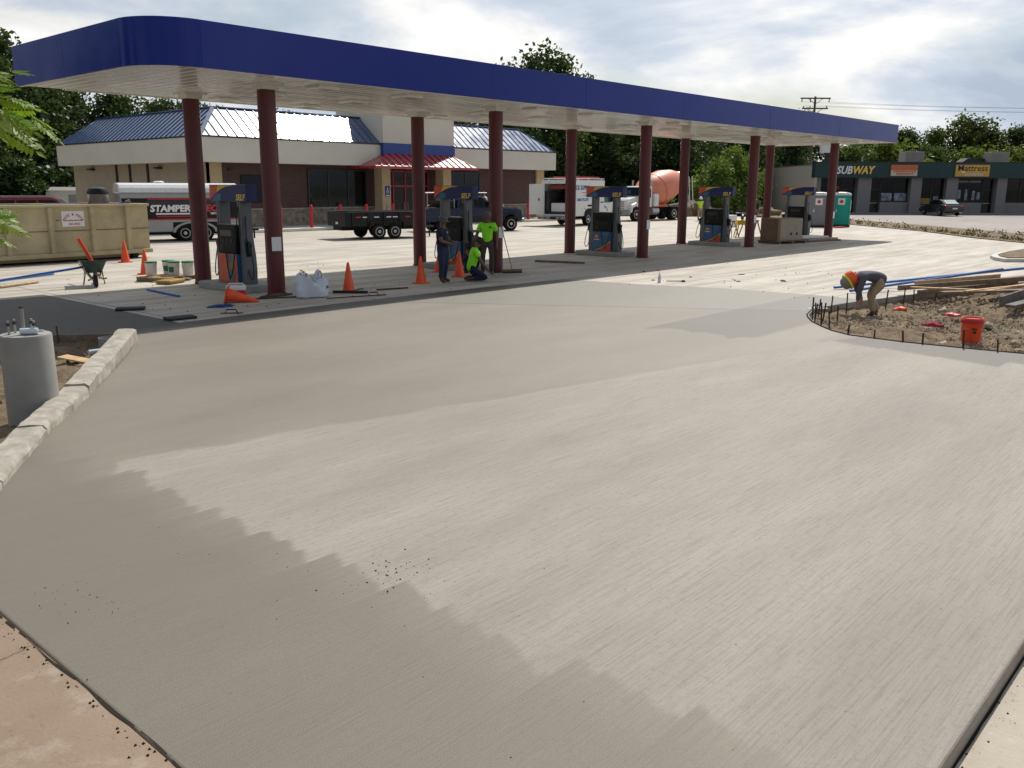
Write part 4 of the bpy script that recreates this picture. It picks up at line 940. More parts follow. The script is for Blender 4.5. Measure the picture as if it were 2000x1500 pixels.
cabp = [(.95, .60), (.95, 2.35), (1.15, 2.40), (1.75, 2.30), (2.35, 1.48), (3.15, 1.30), (3.28, 1.10), (3.28, .60)]
c_ = MB().prism(cabp, -.98, .98, 'y').build('cab', 'vehicle_white', P_, bevel=.06, seg=3)
for s in (-1, 1):
    MB().prism([(1.12, 1.45), (1.12, 2.15), (1.68, 2.12), (2.15, 1.45)], s*.982, s*.988, 'y').build('window', 'glass_teal', c_)
    MB().box(1.95, 2.1, *sorted((s*1.0, s*1.2)), 1.5, 1.85).build('mirror', 'black_steel', c_)
MB().poly([(1.80, -.85, 2.26), (2.33, -.9, 1.50), (2.33, .9, 1.50), (1.80, .85, 2.26)]).build('windscreen', 'glass_dark', c_).location = (.015, 0, .012)
MB().prism([(1.15+.5*math.cos(a), .78+.45*math.sin(a)) for a in np.linspace(.2, PI-.2, 10)]+[(1.15+.42*math.cos(a), .78+.37*math.sin(a)) for a in np.linspace(PI-.2, .2, 10)], -.984, -.99, 'y').build('door_emblem', 'letter_blue', c_)
text('HAMMER', .10, 'letter_dark', P_, (.6, -hw-.004, 1.95), FY) if False else None
y = -hw-.004
text('BRICK SUPPLY', .40, 'letter_blue', P_, (-2.15, y, 2.42), FY, bold=.014, sx=.86); text('Restoration & Masonry', .17, 'letter_dark', P_, (-1.35, y, 2.12), FY, sx=.9) if False else None
plate('small_print', 'letter_dark', P_, -2.0, -.55, y-.003, y, 2.10, 2.15); plate('small_print', 'letter_dark', P_, -1.85, -.70, y-.003, y, 1.93, 1.97)
text('1-800-472-2591', .26, 'letter_blue', P_, (-1.9, y, 1.66), FY, bold=.008, sx=.92)
for z in (1.22, .98): plate('vent_slot', 'chassis', P_, -1.25, .1, y-.004, y, z, z+.12)
plate('filler_cap', 'galv', P_, -1.62, -1.5, y-.01, y, 1.0, 1.12); plate('side_lamp', 'lamp_red', P_, -3.32, -3.28, y-.006, y, 1.4, 1.5)
for z in (1.88, 1.45): plate('small_print', 'letter_black', P_, .4, .85, y-.003, y, z, z+.07)
arch = [(-1.15+.56*math.cos(a), .60+.50*math.sin(a)) for a in np.linspace(0, PI, 13)]
MB().prism(arch, y-.002, y+.006, 'y').build('wheel_arch', 'chassis', P_)
plate('chassis', 'chassis', P_, bx+.1, 3.1, -.5, .5, .40, .615)
for s in (-1, 1):
    wheel(P_, -1.15, s*.98, .40, .26, 'rim_chrome', s, 8); wheel(P_, 2.45, s*.88, .40, .24, 'rim_chrome', s, 8)
rl = MB()
for s in (-.55, .55): rl.bar((-2.9, s, 3.10), (1.1, s, 3.10), .05, .09)
for k in range(12): rl.bar((-2.8+k*.34, -.55, 3.10), (-2.8+k*.34, .55, 3.10), .04, .04)
rl.build('ladder', 'ladder_red', P_)
rk = MB()
for x in (-2.9, -.9, .8): rk.box(x-.03, x+.03, -1.0, 1.0, 3.0, 3.05).box(x-.03, x+.03, -.95, -.9, 2.92, 3.0).box(x-.03, x+.03, .9, .95, 2.92, 3.0)
rk.box(-3.3, 1.0, -1.02, -.97, 2.99, 3.04).box(-3.3, 1.0, .97, 1.02, 2.99, 3.04); rk.build('roof_rack', 'white_paint', P_)

# concrete mixer truck
P_ = thing('mixer_truck', 'white concrete mixer truck with large orange drum', 'truck', (59.8, 38.8, 0), R(176))
c_ = MB().prism([(1.75, 1.0), (1.75, 2.48), (1.9, 2.56), (2.75, 2.52), (3.05, 1.80), (3.05, 1.0)], -1.12, 1.12, 'y').build('cab', 'vehicle_white', P_, bevel=.08, seg=3)
h_ = MB().prism([(3.0, .95), (3.0, 1.78), (3.6, 1.74), (4.25, 1.62), (4.36, 1.50), (4.38, .78), (3.3, .80)], -.82, .82, 'y').build('hood', 'vehicle_white', P_, bevel=.08, seg=3)
for s in (-1, 1):
    MB().prism([(3.05, 1.02), (3.2, 1.30), (3.75, 1.36), (4.25, 1.20), (4.36, .62), (4.22, .62), (4.1, .98), (3.7, 1.1), (3.35, 1.02), (3.25, .72), (3.05, .72)], s*.80, s*1.20, 'y').build('fender', 'vehicle_white', P_, bevel=.05)
    MB().prism([(1.92, 1.72), (1.96, 2.38), (2.66, 2.36), (2.92, 1.72)], s*1.122, s*1.128, 'y').build('window', 'glass_dark', c_)
    MB().box(2.9, 3.0, *sorted((s*1.2, s*1.42)), 1.75, 2.35).build('mirror', 'black_steel', c_)
    MB().lathe([(.14, 0), (.10, .03)], 12, (4.36, s*.98, 1.0), axis='x').build('headlight', 'lamp_clear', P_)
    MB().cyl((1.62, s*.9, .8), (1.62, s*.9, 3.0), .07, n=10).build('exhaust_stack', 'galv', P_)
    MB().cyl((.9, s*.9, .72), (1.7, s*.9, .72), .30, n=16).build('fuel_tank', 'galv', P_)
    MB().box(-.2, 1.2, *sorted((s*.6, s*1.18)), 1.02, 1.20).build('side_guard', 'mixer_orange_deep', P_)
    wheel(P_, 3.65, s*1.0, .50, .30, 'rim_white', s, 8)
    for x in (-1.0, -2.3): wheel(P_, x, s*.95, .50, .5, 'rim_white', s, 8)
    MB().tube([(-3.0, s*1.1, 1.22), (-1.7, s*1.15, 1.26), (-.4, s*1.1, 1.14)], .06, 8).build('rear_fender', 'galv', P_)
MB().poly([(2.80, -.98, 2.46), (3.06, -1.02, 1.84), (3.06, 1.02, 1.84), (2.80, .98, 2.46)]).build('windscreen', 'glass_dark', c_).location = (.02, 0, .01)
MB().box(3.0, 3.05, -.35, .05, 1.95, 2.25).build('paper_card', 'glass_teal', c_)
gr = plate('grille', 'white_paint', P_, 4.36, 4.40, -.66, .66, .86, 1.50, .02)
for k in range(5): plate('grille_slot', 'black_steel', gr, 4.4005, 4.41, -.56, .56, .92+k*.12, .965+k*.12)
plate('front_bumper', 'light_grey', P_, 4.34, 4.56, -1.15, 1.15, .45, .78, .04)
for s in (-.35, .35): plate('bumper_slot', 'black_steel', P_, 4.5605, 4.57, s-.12, s+.12, .56, .68)
plate('frame', 'chassis', P_, -3.6, 4.3, -.45, .45, .70, 1.0)
plate('pedestal', 'mixer_orange_deep', P_, 1.2, 1.55, -.8, .8, 1.0, 2.0, .03)
plate('water_tank', 'vehicle_white', P_, 1.05, 1.6, .82, 1.25, 1.05, 2.0, .08)
dr = MB().lathe([(.35, -2.45), (.80, -2.40), (1.18, -1.55), (1.30, -.75), (1.30, .35), (1.05, 1.55), (.62, 2.55), (.50, 2.85), (.46, 2.85)], 36, axis='x').build('drum', ['mixer_orange'], P_, smooth=.5)
dr.location = (-.55, 0, 2.42); dr.rotation_euler = (0, R(-165), 0); dr.scale = (-1, 1, 1) if False else (1, 1, 1)
MB().lathe([(1.312, -.80), (1.312, -.72)], 36, axis='x').build('drum_ring', 'mixer_orange_deep', dr); MB().lathe([(.66, 2.45), (.66, 2.55)], 24, axis='x').build('drum_ring', 'galv', dr)
MB().bar((-3.0, -.7, 1.0), (-3.0, -.5, 3.0), .1, .1).bar((-3.0, .7, 1.0), (-3.0, .5, 3.0), .1, .1).bar((-3.0, -.6, 2.6), (-3.0, .6, 2.6), .1, .1).build('rear_stand', 'chassis', P_)
MB().lathe([(.18, 3.05), (.50, 3.50), (.52, 3.55)], 16, (-3.35, 0, 0)).build('hopper', 'light_grey', P_, smooth=.6)
MB().prism([(-3.2, 2.75), (-3.35, 2.85), (-4.55, 1.35), (-4.45, 1.25)], -.28, .28, 'y').build('chute', 'light_grey', P_)
MB().bar((-3.5, .9, .9), (-3.2, .9, 3.3), .05, .05).bar((-3.5, 1.2, .9), (-3.2, 1.2, 3.3), .05, .05).build('ladder', 'white_paint', P_)

# black sedan before the shops
P_ = thing('sedan', 'black sedan parked before the shop fronts', 'car', (88.9, 26.3, 0), R(46))
MB().prism([(-2.30, .35), (-2.36, .72), (-2.28, .98), (-1.55, 1.04), (.95, .96), (1.95, .84), (2.30, .66), (2.34, .35), (1.85, .25), (1.80, .5), (1.55, .66), (1.2, .64), (.98, .48), (.95, .24), (-.92, .24), (-.98, .50), (-1.22, .66), (-1.55, .66), (-1.78, .5), (-1.82, .26)], -.90, .90, 'y').build('body', 'car_black', P_, bevel=.08, seg=3)
c_ = MB().prism([(-1.95, 1.0), (-1.12, 1.42), (-.9, 1.47), (.1, 1.47), (.35, 1.40), (1.2, .97)], -.70, .70, 'y').build('cabin', 'car_black', P_, bevel=.10, seg=3)
MB().poly([(-1.88, -.60, 1.06), (-1.14, -.55, 1.41), (-1.14, .55, 1.41), (-1.88, .60, 1.06)]).build('rear_window', 'glass_pale', c_).location = (-.02, 0, .03)
MB().poly([(.42, -.58, 1.39), (1.12, -.63, 1.03), (1.12, .63, 1.03), (.42, .58, 1.39)]).build('windscreen', 'glass_dark', c_).location = (.015, 0, .03)
for s in (-1, 1):
    MB().prism([(-1.2, 1.06), (-.85, 1.38), (-.25, 1.39), (-.25, 1.06)], s*.702, s*.708, 'y').build('window', 'glass_dark', c_); MB().prism([(-.17, 1.06), (-.17, 1.39), (.15, 1.38), (.78, 1.06)], s*.702, s*.708, 'y').build('window', 'glass_dark', c_)
    MB().box(-2.35, -2.22, *sorted((s*.56, s*.88)), .74, .92).build('tail_light', 'lamp_red', P_, bevel=.02); MB().box(2.1, 2.30, *sorted((s*.55, s*.85)), .58, .72).build('headlight', 'lamp_clear', P_, bevel=.02)
    MB().box(.6, .75, *sorted((s*.9, s*1.05)), .95, 1.08).build('mirror', 'car_black', P_, bevel=.02)
    for x in (-1.38, 1.38): wheel(P_, x, s*.80, .32, .2, 'rim_chrome', s, 5)
MB().box(-2.375, -2.355, -.24, .24, .62, .74).build('number_plate', 'letter_white', P_)
# ------------------------------------------------------------------ shop row with flat roof
shop_ang = math.atan2(22.1-37.35, 99.8-86.05)
SH = thing('shop_row', 'low shop row with dark green fascia and grey block piers', 'building', (86.05, 37.35, 0), shop_ang)
# local: +X runs along the front, -Y is the front (faces the cameraward lot), +Y behind
Ls = 34.0
MB().box(.02, Ls, .45, 12, 0, 4.3).build('core', 'block_wall', SH)
MB().box(-.22, .0, -.55, 14.5, 0, 4.62).build('side_wall', 'side_wall', SH)
MB().box(-.23, .02, -.6, 14.5, 4.62, 4.74).build('coping', 'lumber_old', SH)
MB().box(-.25, Ls, -.6, .44, 3.45, 4.88).build('fascia', 'green_fascia', SH)
MB().box(-.27, Ls, -.63, .46, 4.88, 4.96).build('fascia_cap', 'dark_trim', SH)
struct(slab('shop_walk', [(SH.matrix_basis @ Vector(p)).xy for p in ((-1, -2.2, 0), (Ls, -2.2, 0), (Ls, .44, 0), (-1, .44, 0))], .11, .13, 'pier_grey'))
piers = [(0, .5), (4.15, 5.45), (9.35, 10.4), (12.85, 13.95), (17.8, 18.75), (22, 23), (27, 28)]
for a, b in piers: MB().box(a, b, -.30, .44, .11, 3.45).build('pier', 'pier_grey', SH)
def shopwin(a, b, z0=1.15, z1=3.35, n=2, door=None):
    m_ = MB().box(a, b, .30, .44, z1, z1+.1).box(a, b, .30, .44, z0-.06, z0)
    for k in range(n+1):
        x = a+(b-a)*k/n; m_.box(x-.04, x+.04, .30, .44, z0, z1)
    o = m_.build('window', 'dark_trim', SH)
    for k in range(n):
        MB().box(a+(b-a)*k/n+.05, a+(b-a)*(k+1)/n-.05, .36, .40, z0, z1).build('pane', 'glass_dark', o)
    if z0 > .5: MB().box(a-.02, b+.02, .05, .44, .11, z0-.07).build('sill_wall', 'pier_grey', SH)
    return o
def shopdoor(a, b):
    o = MB().box(a, b, .30, .44, .11, .2).box(a, a+.07, .30, .44, .2, 3.35).box(b-.07, b, .30, .44, .2, 3.35).box(a+.07, b-.07, .30, .44, 2.3, 2.38).box(a+.07, b-.07, .30, .44, 3.3, 3.45).build('door', 'dark_trim', SH)
    MB().box(a+.07, b-.07, .36, .40, .2, 2.3).build('pane', 'glass_dark', o); MB().box(a+.07, b-.07, .36, .40, 2.38, 3.3).build('pane', 'glass_dark', o)
    MB().box(a+.12, b-.12, .27, .31, 1.0, 1.05).build('push_bar', 'galv', o)
w = shopwin(.6, 2.7, .2, 3.35, 2); shopdoor(2.8, 4.05)
MB().box(1.0, 1.7, .32, .35, 1.7, 2.1).build('poster', 'poster', w); MB().lathe([(.24, .30), (.24, .33)], 14, (2.3, 0, 2.45), axis='y').build('neon_sign', 'lamp_red', w)
shopdoor(5.5, 6.5); w = shopwin(6.6, 9.3, 1.2, 3.35, 2)
MB().box(6.75, 7.8, .33, .355, 1.25, 2.0).box(8.05, 9.2, .33, .355, 1.25, 2.0).build('poster', 'poster', w)
w = shopwin(10.45, 12.8, .9, 3.35, 2); MB().box(10.6, 11.7, .33, .355, .95, 1.5).build('poster', 'poster_yellow', w); MB().box(11.95, 12.4, .33, .355, 1.2, 1.7).build('poster', 'poster', w)
w = shopwin(14.0, 16.6, 1.15, 3.35, 2); shopdoor(16.7, 17.7)
text('NETWORK USA', .32, 'letter_dark', w, (15.3, .33, 3.1), FY, sx=.8) if False else None
for x in (14.3, 15.0, 15.7, 16.2): MB().box(x, x+.3, .33, .355, 1.3+.3*random.random(), 2.0+.4*random.random()).build('poster', 'poster', w)
plate('window_lettering', 'letter_dark', w, 14.15, 16.45, .33, .35, 3.02, 3.22)
shopwin(18.9, 21.9, 1.15, 3.35, 2); shopwin(23.1, 26.9, 1.15, 3.35, 3)
# signs
text('SUB', 1.02, 'letter_white', SH, (2.55, -.64, 4.13), FY, 'sign_lettering', bold=.03, shear=.22, ext=.03, sx=.86); text('WAY', 1.02, 'letter_yellow', SH, (4.35, -.64, 4.13), FY, 'sign_lettering', bold=.03, shear=.22, ext=.03, sx=.86)
MB().prism([(5.22, 4.35), (5.6, 4.52), (5.32, 4.56)], -.66, -.61, 'y').build('sign_arrow', 'letter_yellow', SH)
s_ = plate('shop_sign', 'sign_orange', SH, 7.05, 9.65, -.72, -.602, 3.62, 4.68); plate('sign_panel', 'sign_cream', s_, 7.07, 9.63, -.728, -.7205, 3.64, 4.16)
for z, a, b in ((4.05, 7.35, 9.35), (3.82, 7.6, 9.2)):
    x = a
    while x < b: wd = random.uniform(.10, .20); plate('sign_stroke', 'sign_orange', s_, x, x+wd, -.733, -.7285, z-.09, z+.09); x += wd+.06
s_ = plate('shop_sign', 'sign_gold', SH, 13.35, 16.65, -.72, -.602, 3.60, 4.70); text('Mattress', .80, 'letter_black', s_, (15.0, -.725, 4.36), FY, bold=.006, sx=1.05)
x = 14.3
while x < 16.0: wd = random.uniform(.12, .22); plate('sign_stroke', 'sign_cream', s_, x, x+wd, -.726, -.7205, 3.68, 3.90); x += wd+.05
plate('sign_stroke', 'letter_white', s_, 13.95, 14.25, -.726, -.7205, 3.95, 4.10)
for a, b, y, h_ in ((9.6, 11.5, 2.2, 1.15), (18.2, 20.0, 2.2, 1.15)):
    r_ = MB().box(a, b, y, y+1.6, 4.3, 4.88+h_).build('rooftop_unit', 'rooftop_grey', SH, bevel=.03)
    for k in range(9): plate('louvre', 'rooftop_grey', r_, a+.08+k*.2, a+.2+k*.2, y-.015, y-.001, 5.0, 4.8+h_)
MB().prism([(15.7, 4.3), (15.7, 5.0), (16.3, 5.45), (18.0, 5.4), (18.0, 4.3)], 3, 4.5, 'y').build('duct', 'dark_trim', SH)
MB().cyl((8.9, 1.2, 4.3), (8.9, 1.2, 5.12), .06, n=8).build('vent_pipe', 'galv', SH); MB().cyl((6.2, 4.5, 4.3), (6.2, 4.5, 5.6), .1, n=8).build('vent_pipe', 'rooftop_grey', SH)
MB().box(-7, -3, 15, 17, 0, 6.0).build('rear_shed', 'brick_far', SH) if False else None

# pylon sign, brick stair tower, utility pole and wires beyond the shops
o = thing('pylon_sign', 'white box sign on a dark post rising behind the shop roof', 'sign', (93.3, 39.3, 0), shop_ang)
MB().box(-.85, .85, -.25, .25, 6.05, 7.6).build('sign_box', 'white_paint', o, bevel=.03); MB().box(-.3, .3, -.2, .2, 4.2, 6.05).box(-.12, .12, -.12, .12, -.1, 4.2).build('post', 'dark_trim', o); MB().box(.45, .55, -.26, -.251, 6.35, 6.55).build('dark_mark', 'letter_black', o)
U = thing('utility_pole', 'wooden utility pole with two crossarms and insulators beyond the canopy', 'utility pole', (96.25, 42.45, -.1), R(-48))
MB().cyl((0, 0, 0), (0, 0, 12.2), .17, .11, 10).build('pole', 'pole_wood', U)
for z, l in ((12.0, 1.62), (10.95, 1.4)):
    a = MB().box(-l, l, -.20, -.08, z-.07, z+.07).build('crossarm', 'pole_wood', U)
    MB().bar((-.75, -.14, z-.06), (0, -.13, z-.6), .04, .05).bar((.75, -.14, z-.06), (0, -.13, z-.6), .04, .05).build('brace', 'pole_wood', a)
    for x in (-l+.15, -.55, l-.15): MB().lathe([(.03, 0), (.07, .04), (.05, .10), (.07, .14), (.03, .2)] if z < 11.5 else [(.03, -.07), (.07, -.15), (.05, -.24), (.07, -.32), (.03, -.42)], 8, (x, -.14, z+(.07 if z < 11.5 else 0))).build('insulator', 'rooftop_grey', a)
def wire(a, b, sag, label):
    a, b = Vector(a), Vector(b); pts = [a.lerp(b, q)-Vector((0, 0, sag*4*q*(1-q))) for q in np.linspace(0, 1, 24)]
    o = MB().tube(pts, .010, 5).build('overhead_wire', 'wire'); tag(o, label, 'wire', 'overhead wires from the utility pole'); return o
for dx, z in ((-1.3, 11.55), (1.3, 11.55), (-1.1, 11.15), (1.1, 11.15)):
    p0 = Vector((96.25+dx*math.cos(R(-48)), 42.45+dx*math.sin(R(-48)), z)); wire(p0, p0+Vector((34, -62, .3)), 1.3, 'thin overhead wire running from the utility pole')

# portable toilets
def toilet(label, body, loc, rz):
    o = thing('portable_toilet', label, 'toilet', loc, rz)
    MB().box(-.55, .55, -.55, .55, .08, 2.0).build('cabin', body, o, bevel=.04); MB().box(-.6, .6, -.6, .6, -.01, .08).build('skid', 'chassis', o)
    MB().prism([(-.58, 2.0), (.58, 2.0), (.52, 2.14), (.2, 2.2), (-.2, 2.2), (-.52, 2.14)], -.58, .58, 'x').build('roof', 'trailer_roof', o, bevel=.03)
    for s in (-.52, .52): MB().box(-.565, -.552, s-.04, s+.04, .1, 1.98).build('corner_post', body, o)
    d_ = MB().box(-.575, -.553, -.40, .40, .14, 1.92).build('door', body, o, bevel=.01); MB().box(-.595, -.576, .26, .32, .95, 1.1).build('handle', 'white_paint', d_)
    sg_ = MB().box(-.582, -.576, -.22, .22, 1.40, 1.82).build('sign', 'paper', d_); MB().lathe([(.11, -.586), (.11, -.5825)], 14, (0, 0, 1.61), axis='x').build('emblem', 'letter_red', sg_)
    MB().cyl((.35, .35, 2.1), (.35, .35, 2.45), .05, n=10).build('vent', 'chassis', o)
    return o
toilet('dark grey portable toilet with pale roof beside a canopy column', 'toilet_grey', (57.0, 24.3, 0), R(18))
q = toilet('teal portable toilet with white sheet on its side', 'toilet_teal', (58.85, 23.6, 0), R(20))
MB().box(-.4, .4, -.575, -.552, 1.0, 1.7).build('white_sheet', 'paper', q)
o = MB().tube([(math.cos(a)*.5+.25*math.sin(3*a), .22*math.sin(2*a), .05) for a in np.linspace(0, 5.5, 22)], .05, 6).build('netting_heap', 'letter_red', smooth=1); tag(o, 'heap of red plastic netting on the ground by the teal toilet', 'netting'); o.location = (56.6, 22.6, 0)
o = thing('storage_shed', 'small white shed beside the left wall of the store', 'shed', (28.1, 70.4, .0), R(-30))
MB().box(-1.2, 1.2, -.8, .8, -.2, 2.1).build('wall', 'white_paint', o); MB().prism([(-1.0, 2.1), (1.0, 2.1), (0, 2.35)], -1.3, 1.3, 'x').build('roof', 'rooftop_grey', o); MB().box(.3, .9, -.82, -.801, 0, 1.8).build('door', 'light_grey', o)
# ------------------------------------------------------------------ site props
cone_b = MB().prism([(-.18, -.18), (.18, -.18), (.18, .18), (-.18, .18)], 0, .03)
CONE = 'orange traffic cones on the forecourt'
def cone(label, x, y, rz=0, lie=False, scale=1):
    o = thing('traffic_cone', label, 'cone', (x, y, -.004 if not lie else .0), rz, CONE)
    MB().lathe([(.145, .03), (.14, .07), (.028, .70), (.02, .71)], 20).build('cone_body', 'orange_cone', o, smooth=.7)
    MB().prism([(-.185, -.15), (-.15, -.185), (.15, -.185), (.185, -.15), (.185, .15), (.15, .185), (-.15, .185), (-.185, .15)], 0, .03).build('base', 'orange_cone' if not lie else 'orange_plastic', o, bevel=.006)
    if lie: o.rotation_euler = (0, R(104), rz); o.location = (x, y, .182)
    return o
cone('orange traffic cone standing against the tan dumpster', 13.4, 29.3); cone('orange traffic cone behind the pallet of white buckets', 11.97, 24.95)
cone('orange traffic cone standing with a black squeegee at its foot', 13.25, 17.2, .2); cone('dusty orange traffic cone before the maroon column near the navy shirted man', 15.78, 17.4, .1)
cone('orange traffic cone between the navy shirted man and the kneeling man', 17.75, 17.95, .3); cone('orange traffic cone close against the fuel pump behind the navy shirted man', 18.35, 19.4, .5)
cone('orange traffic cone lying on its side before the red cooler', 10.15, 17.5, R(-38), True)
o = thing('squeegee', 'black floor squeegee lying before the upright cone', 'squeegee', (13.1, 16.95, 0), R(-52)); MB().box(-.42, .42, -.03, .03, .0, .06).build('blade', 'black_rubber', o); MB().cyl((0, .03, .04), (.1, .9, .02), .012, n=8).build('handle', 'black_steel', o)

# wheelbarrow with orange pipe
Wb = thing('wheelbarrow', 'dark green wheelbarrow with splayed wooden handles', 'wheelbarrow', (9.70, 23.05, 0), R(250)); Wb.scale = (.95, .95, .95)
prof = [(-.42, .62), (.45, .66), (.30, .36), (-.28, .34)]
m = MB(); top = [(-.46, -.33, .62), (.50, -.30, .68), (.50, .30, .68), (-.46, .33, .62)]; bot = [(-.28, -.20, .36), (.22, -.18, .36), (.22, .18, .36), (-.28, .20, .36)]
for k in range(4): m.poly([bot[k], bot[(k+1) % 4], top[(k+1) % 4], top[k]])
m.poly(bot); o = m.build('tray', 'barrow_green', Wb); sol = o.modifiers.new('s', 'SOLIDIFY'); sol.thickness = .012
MB().tube(top+[top[0]], .018, 6).build('tray_rim', 'barrow_green', Wb)
for s in (-1, 1):
    MB().bar((.62, s*.10, .24), (-.98, s*.30, .52), .04, .045).build('handle', 'handle_wood', Wb)
    MB().tube([(-.18, s*.22, .36), (-.34, s*.26, .02), (-.20, s*.26, .01), (-.05, s*.2, .34)], .014, 6).build('leg', 'barrow_green', Wb)
    MB().bar((.60, s*.08, .24), (.20, s*.18, .40), .03, .03).build('brace', 'barrow_green', Wb)
wheel(Wb, .62, 0, .20, .09, 'rim_dark', -1, 0)
o = MB().cyl((0, 0, 0), (-.35, .10, .80), .05, n=14).build('orange_pipe', 'orange_plastic', smooth=.6); tag(o, 'orange plastic pipe leaning out of the wheelbarrow', 'pipe'); o.location = (9.72, 22.9, .40)
def rod(name, label, cat, p0, p1, r, mat, group=None, n=8):
    o = MB().cyl(Vector((0, 0, 0)), Vector(p1)-Vector(p0), r, n=n).build(name, mat, smooth=.6); o.location = p0; return tag(o, label, cat, group)
rod('float_pole', 'long blue pole leaning on the wheelbarrow edge', 'pole', (5.6, 23.6, .02), (9.95, 23.25, .50), .03, 'pole_blue')
rod('float_pole', 'thin blue pole lying on the ground behind the wheelbarrow pole', 'pole', (7.0, 24.9, .03), (10.05, 26.55, .03), .025, 'pole_blue')
rod('timber_stick', 'short yellowish timber lying near the dumpster', 'timber', (7.8, 24.0, .03), (8.9, 24.6, .03), .03, 'lumber_new')
rod('blue_bar', 'short dark blue bar lying beside the pallet', 'bar', (10.06, 20.95, .025), (9.95, 19.2, .025), .03, 'pole_blue')
o = MB().tube([(-.28, -.1, .02), (-.1, .05, .04), (.02, -.05, .12), (.05, .05, .16), (.12, -.02, .03), (.3, .1, .02)], .02, 6).build('hand_tool', 'rust'); tag(o, 'bent rusty hand tool lying behind the wheelbarrow', 'tool'); o.location = (10.3, 24.3, 0)
# pallet and four buckets
Pl = thing('pallet', 'wooden pallet under the white buckets', 'pallet', (11.6, 22.95, 0), R(20))
for k in range(6): MB().box(-.6, .6, -.5+k*.18, -.40+k*.18, .10, .122).build('deck_board', 'lumber_new', Pl)
for x in (-.55, 0, .55): MB().box(x-.045, x+.045, -.5, .5, .02, .099).build('runner', 'lumber_old', Pl)
MB().box(-.62, .62, -.5, -.4, .0, .019).box(-.62, .62, .4, .5, .0, .019).build('bottom_board', 'lumber_old', Pl)
def bucket(label, loc, wall, lid, grp, emblem=None, handle=True):
    o = thing('bucket', label, 'bucket', loc, R(-60), grp)
    MB().lathe([(.125, 0), (.135, .01), (.15, .30), (.156, .31), (.156, .34), (.152, .37), (.140, .37), (.128, .04), (.02, .03)] if not lid else [(.125, 0), (.135, .01), (.15, .30), (.156, .31), (.156, .36)], 24).build('body', wall, o, smooth=.6)
    if lid: MB().lathe([(.162, .345), (.164, .375), (.155, .388), (.05, .384)], 24).build('lid', lid, o, smooth=.6)
    if handle: MB().tube([(.158*math.cos(a), .158*math.sin(a)-.02*math.sin(a), .33-.14*abs(math.sin(a))) for a in np.linspace(0, -PI, 14)], .004, 5).build('bail', 'galv', o)
    if emblem:
        m_ = MB(); r0 = .147
        for k in range(6):
            a0, a1 = -PI/2-.5+k/6, -PI/2-.5+(k+1)/6; m_.poly([(r0*math.cos(a0), r0*math.sin(a0), .10), (r0*math.cos(a1), r0*math.sin(a1), .10), ((r0+.007)*math.cos(a1), (r0+.007)*math.sin(a1), .24), ((r0+.007)*math.cos(a0), (r0+.007)*math.sin(a0), .24)])
        m_.build('label_patch', emblem, o)
    return o
G4 = 'white buckets with green lids on the pallet'
bucket('plain white bucket with green lid at the pallet end beside the cone', (11.25, 23.12, .123), 'bucket_white', 'lid_green', G4)
bucket('white bucket with green label at the back of the pallet', (11.78, 23.2, .123), 'bucket_white', 'lid_green', G4, 'label_green'); bucket('white bucket with green label at the front of the pallet', (11.72, 22.78, .123), 'bucket_white', 'lid_green', G4, 'label_green')
bucket('plain white bucket with green lid beside the maroon column', (12.0, 22.55, .123), 'bucket_white', 'lid_green', G4)
o = MB().box(-.35, .35, -.22, .22, 0, .10).build('paper_sack', 'poster_yellow', bevel=.04); tag(o, 'flat tan paper sack leaning on the pallet', 'sack'); o.location = (11.25, 22.1, 0); o.rotation_euler = (0, 0, .5)
# bulk bag
Bg = thing('bulk_bag', 'sagging white woven bulk bag with loop handles under the canopy', 'bag', (12.05, 17.05, 0), R(-25))
bm = bmesh.new(); bmesh.ops.create_grid(bm, x_segments=2, y_segments=2, size=.001); bm.free()
m = MB(); nn = 32; rows = []
for j, (z, s, pw_) in enumerate([(0, .33, 3), (.03, .37, 3.5), (.16, .38, 3.5), (.30, .36, 3), (.42, .31, 2.6), (.47, .24, 2.4), (.45, .15, 2.2), (.36, .06, 2)]):
    i = len(m.v)
    for k in range(nn):
        a = 2*PI*k/nn; ca, sa = math.cos(a), math.sin(a); rr = s/((abs(ca)**pw_+abs(sa)**pw_)**(1/pw_)); fold = 1+.075*math.sin(5*a+j*.7)+.05*math.sin(9*a-j*1.3)
        m.v.append((rr*ca*fold, rr*sa*fold*.85, z*(1+.24*math.sin(a*2+.6)*min(1, z*2.2)+.10*math.sin(a*5+j)*min(1, z*2.2))))
    if rows: m.link(rows[-1], i, nn)
    else: m.cap(i, nn)
    rows.append(i)
m.cap(rows[-1], nn); m.build('sack', 'bag_white', Bg, smooth=.35)
for a in (.7, 2.3, 4.0, 5.5):
    cx, cy = .27*math.cos(a), .24*math.sin(a); MB().tube([(cx-.05*math.sin(a), cy+.05*math.cos(a), .42), (cx-.06*math.sin(a), cy+.06*math.cos(a), .54), (cx, cy, .60), (cx+.08*math.sin(a), cy-.08*math.cos(a), .56), (cx+.10*math.sin(a), cy-.10*math.cos(a), .42)], .014, 6).build('loop_handle', 'strap_tan', Bg)
MB().box(.36, .371, -.2, -.05, .2, .26).build('print_mark', 'letter_dark', Bg)
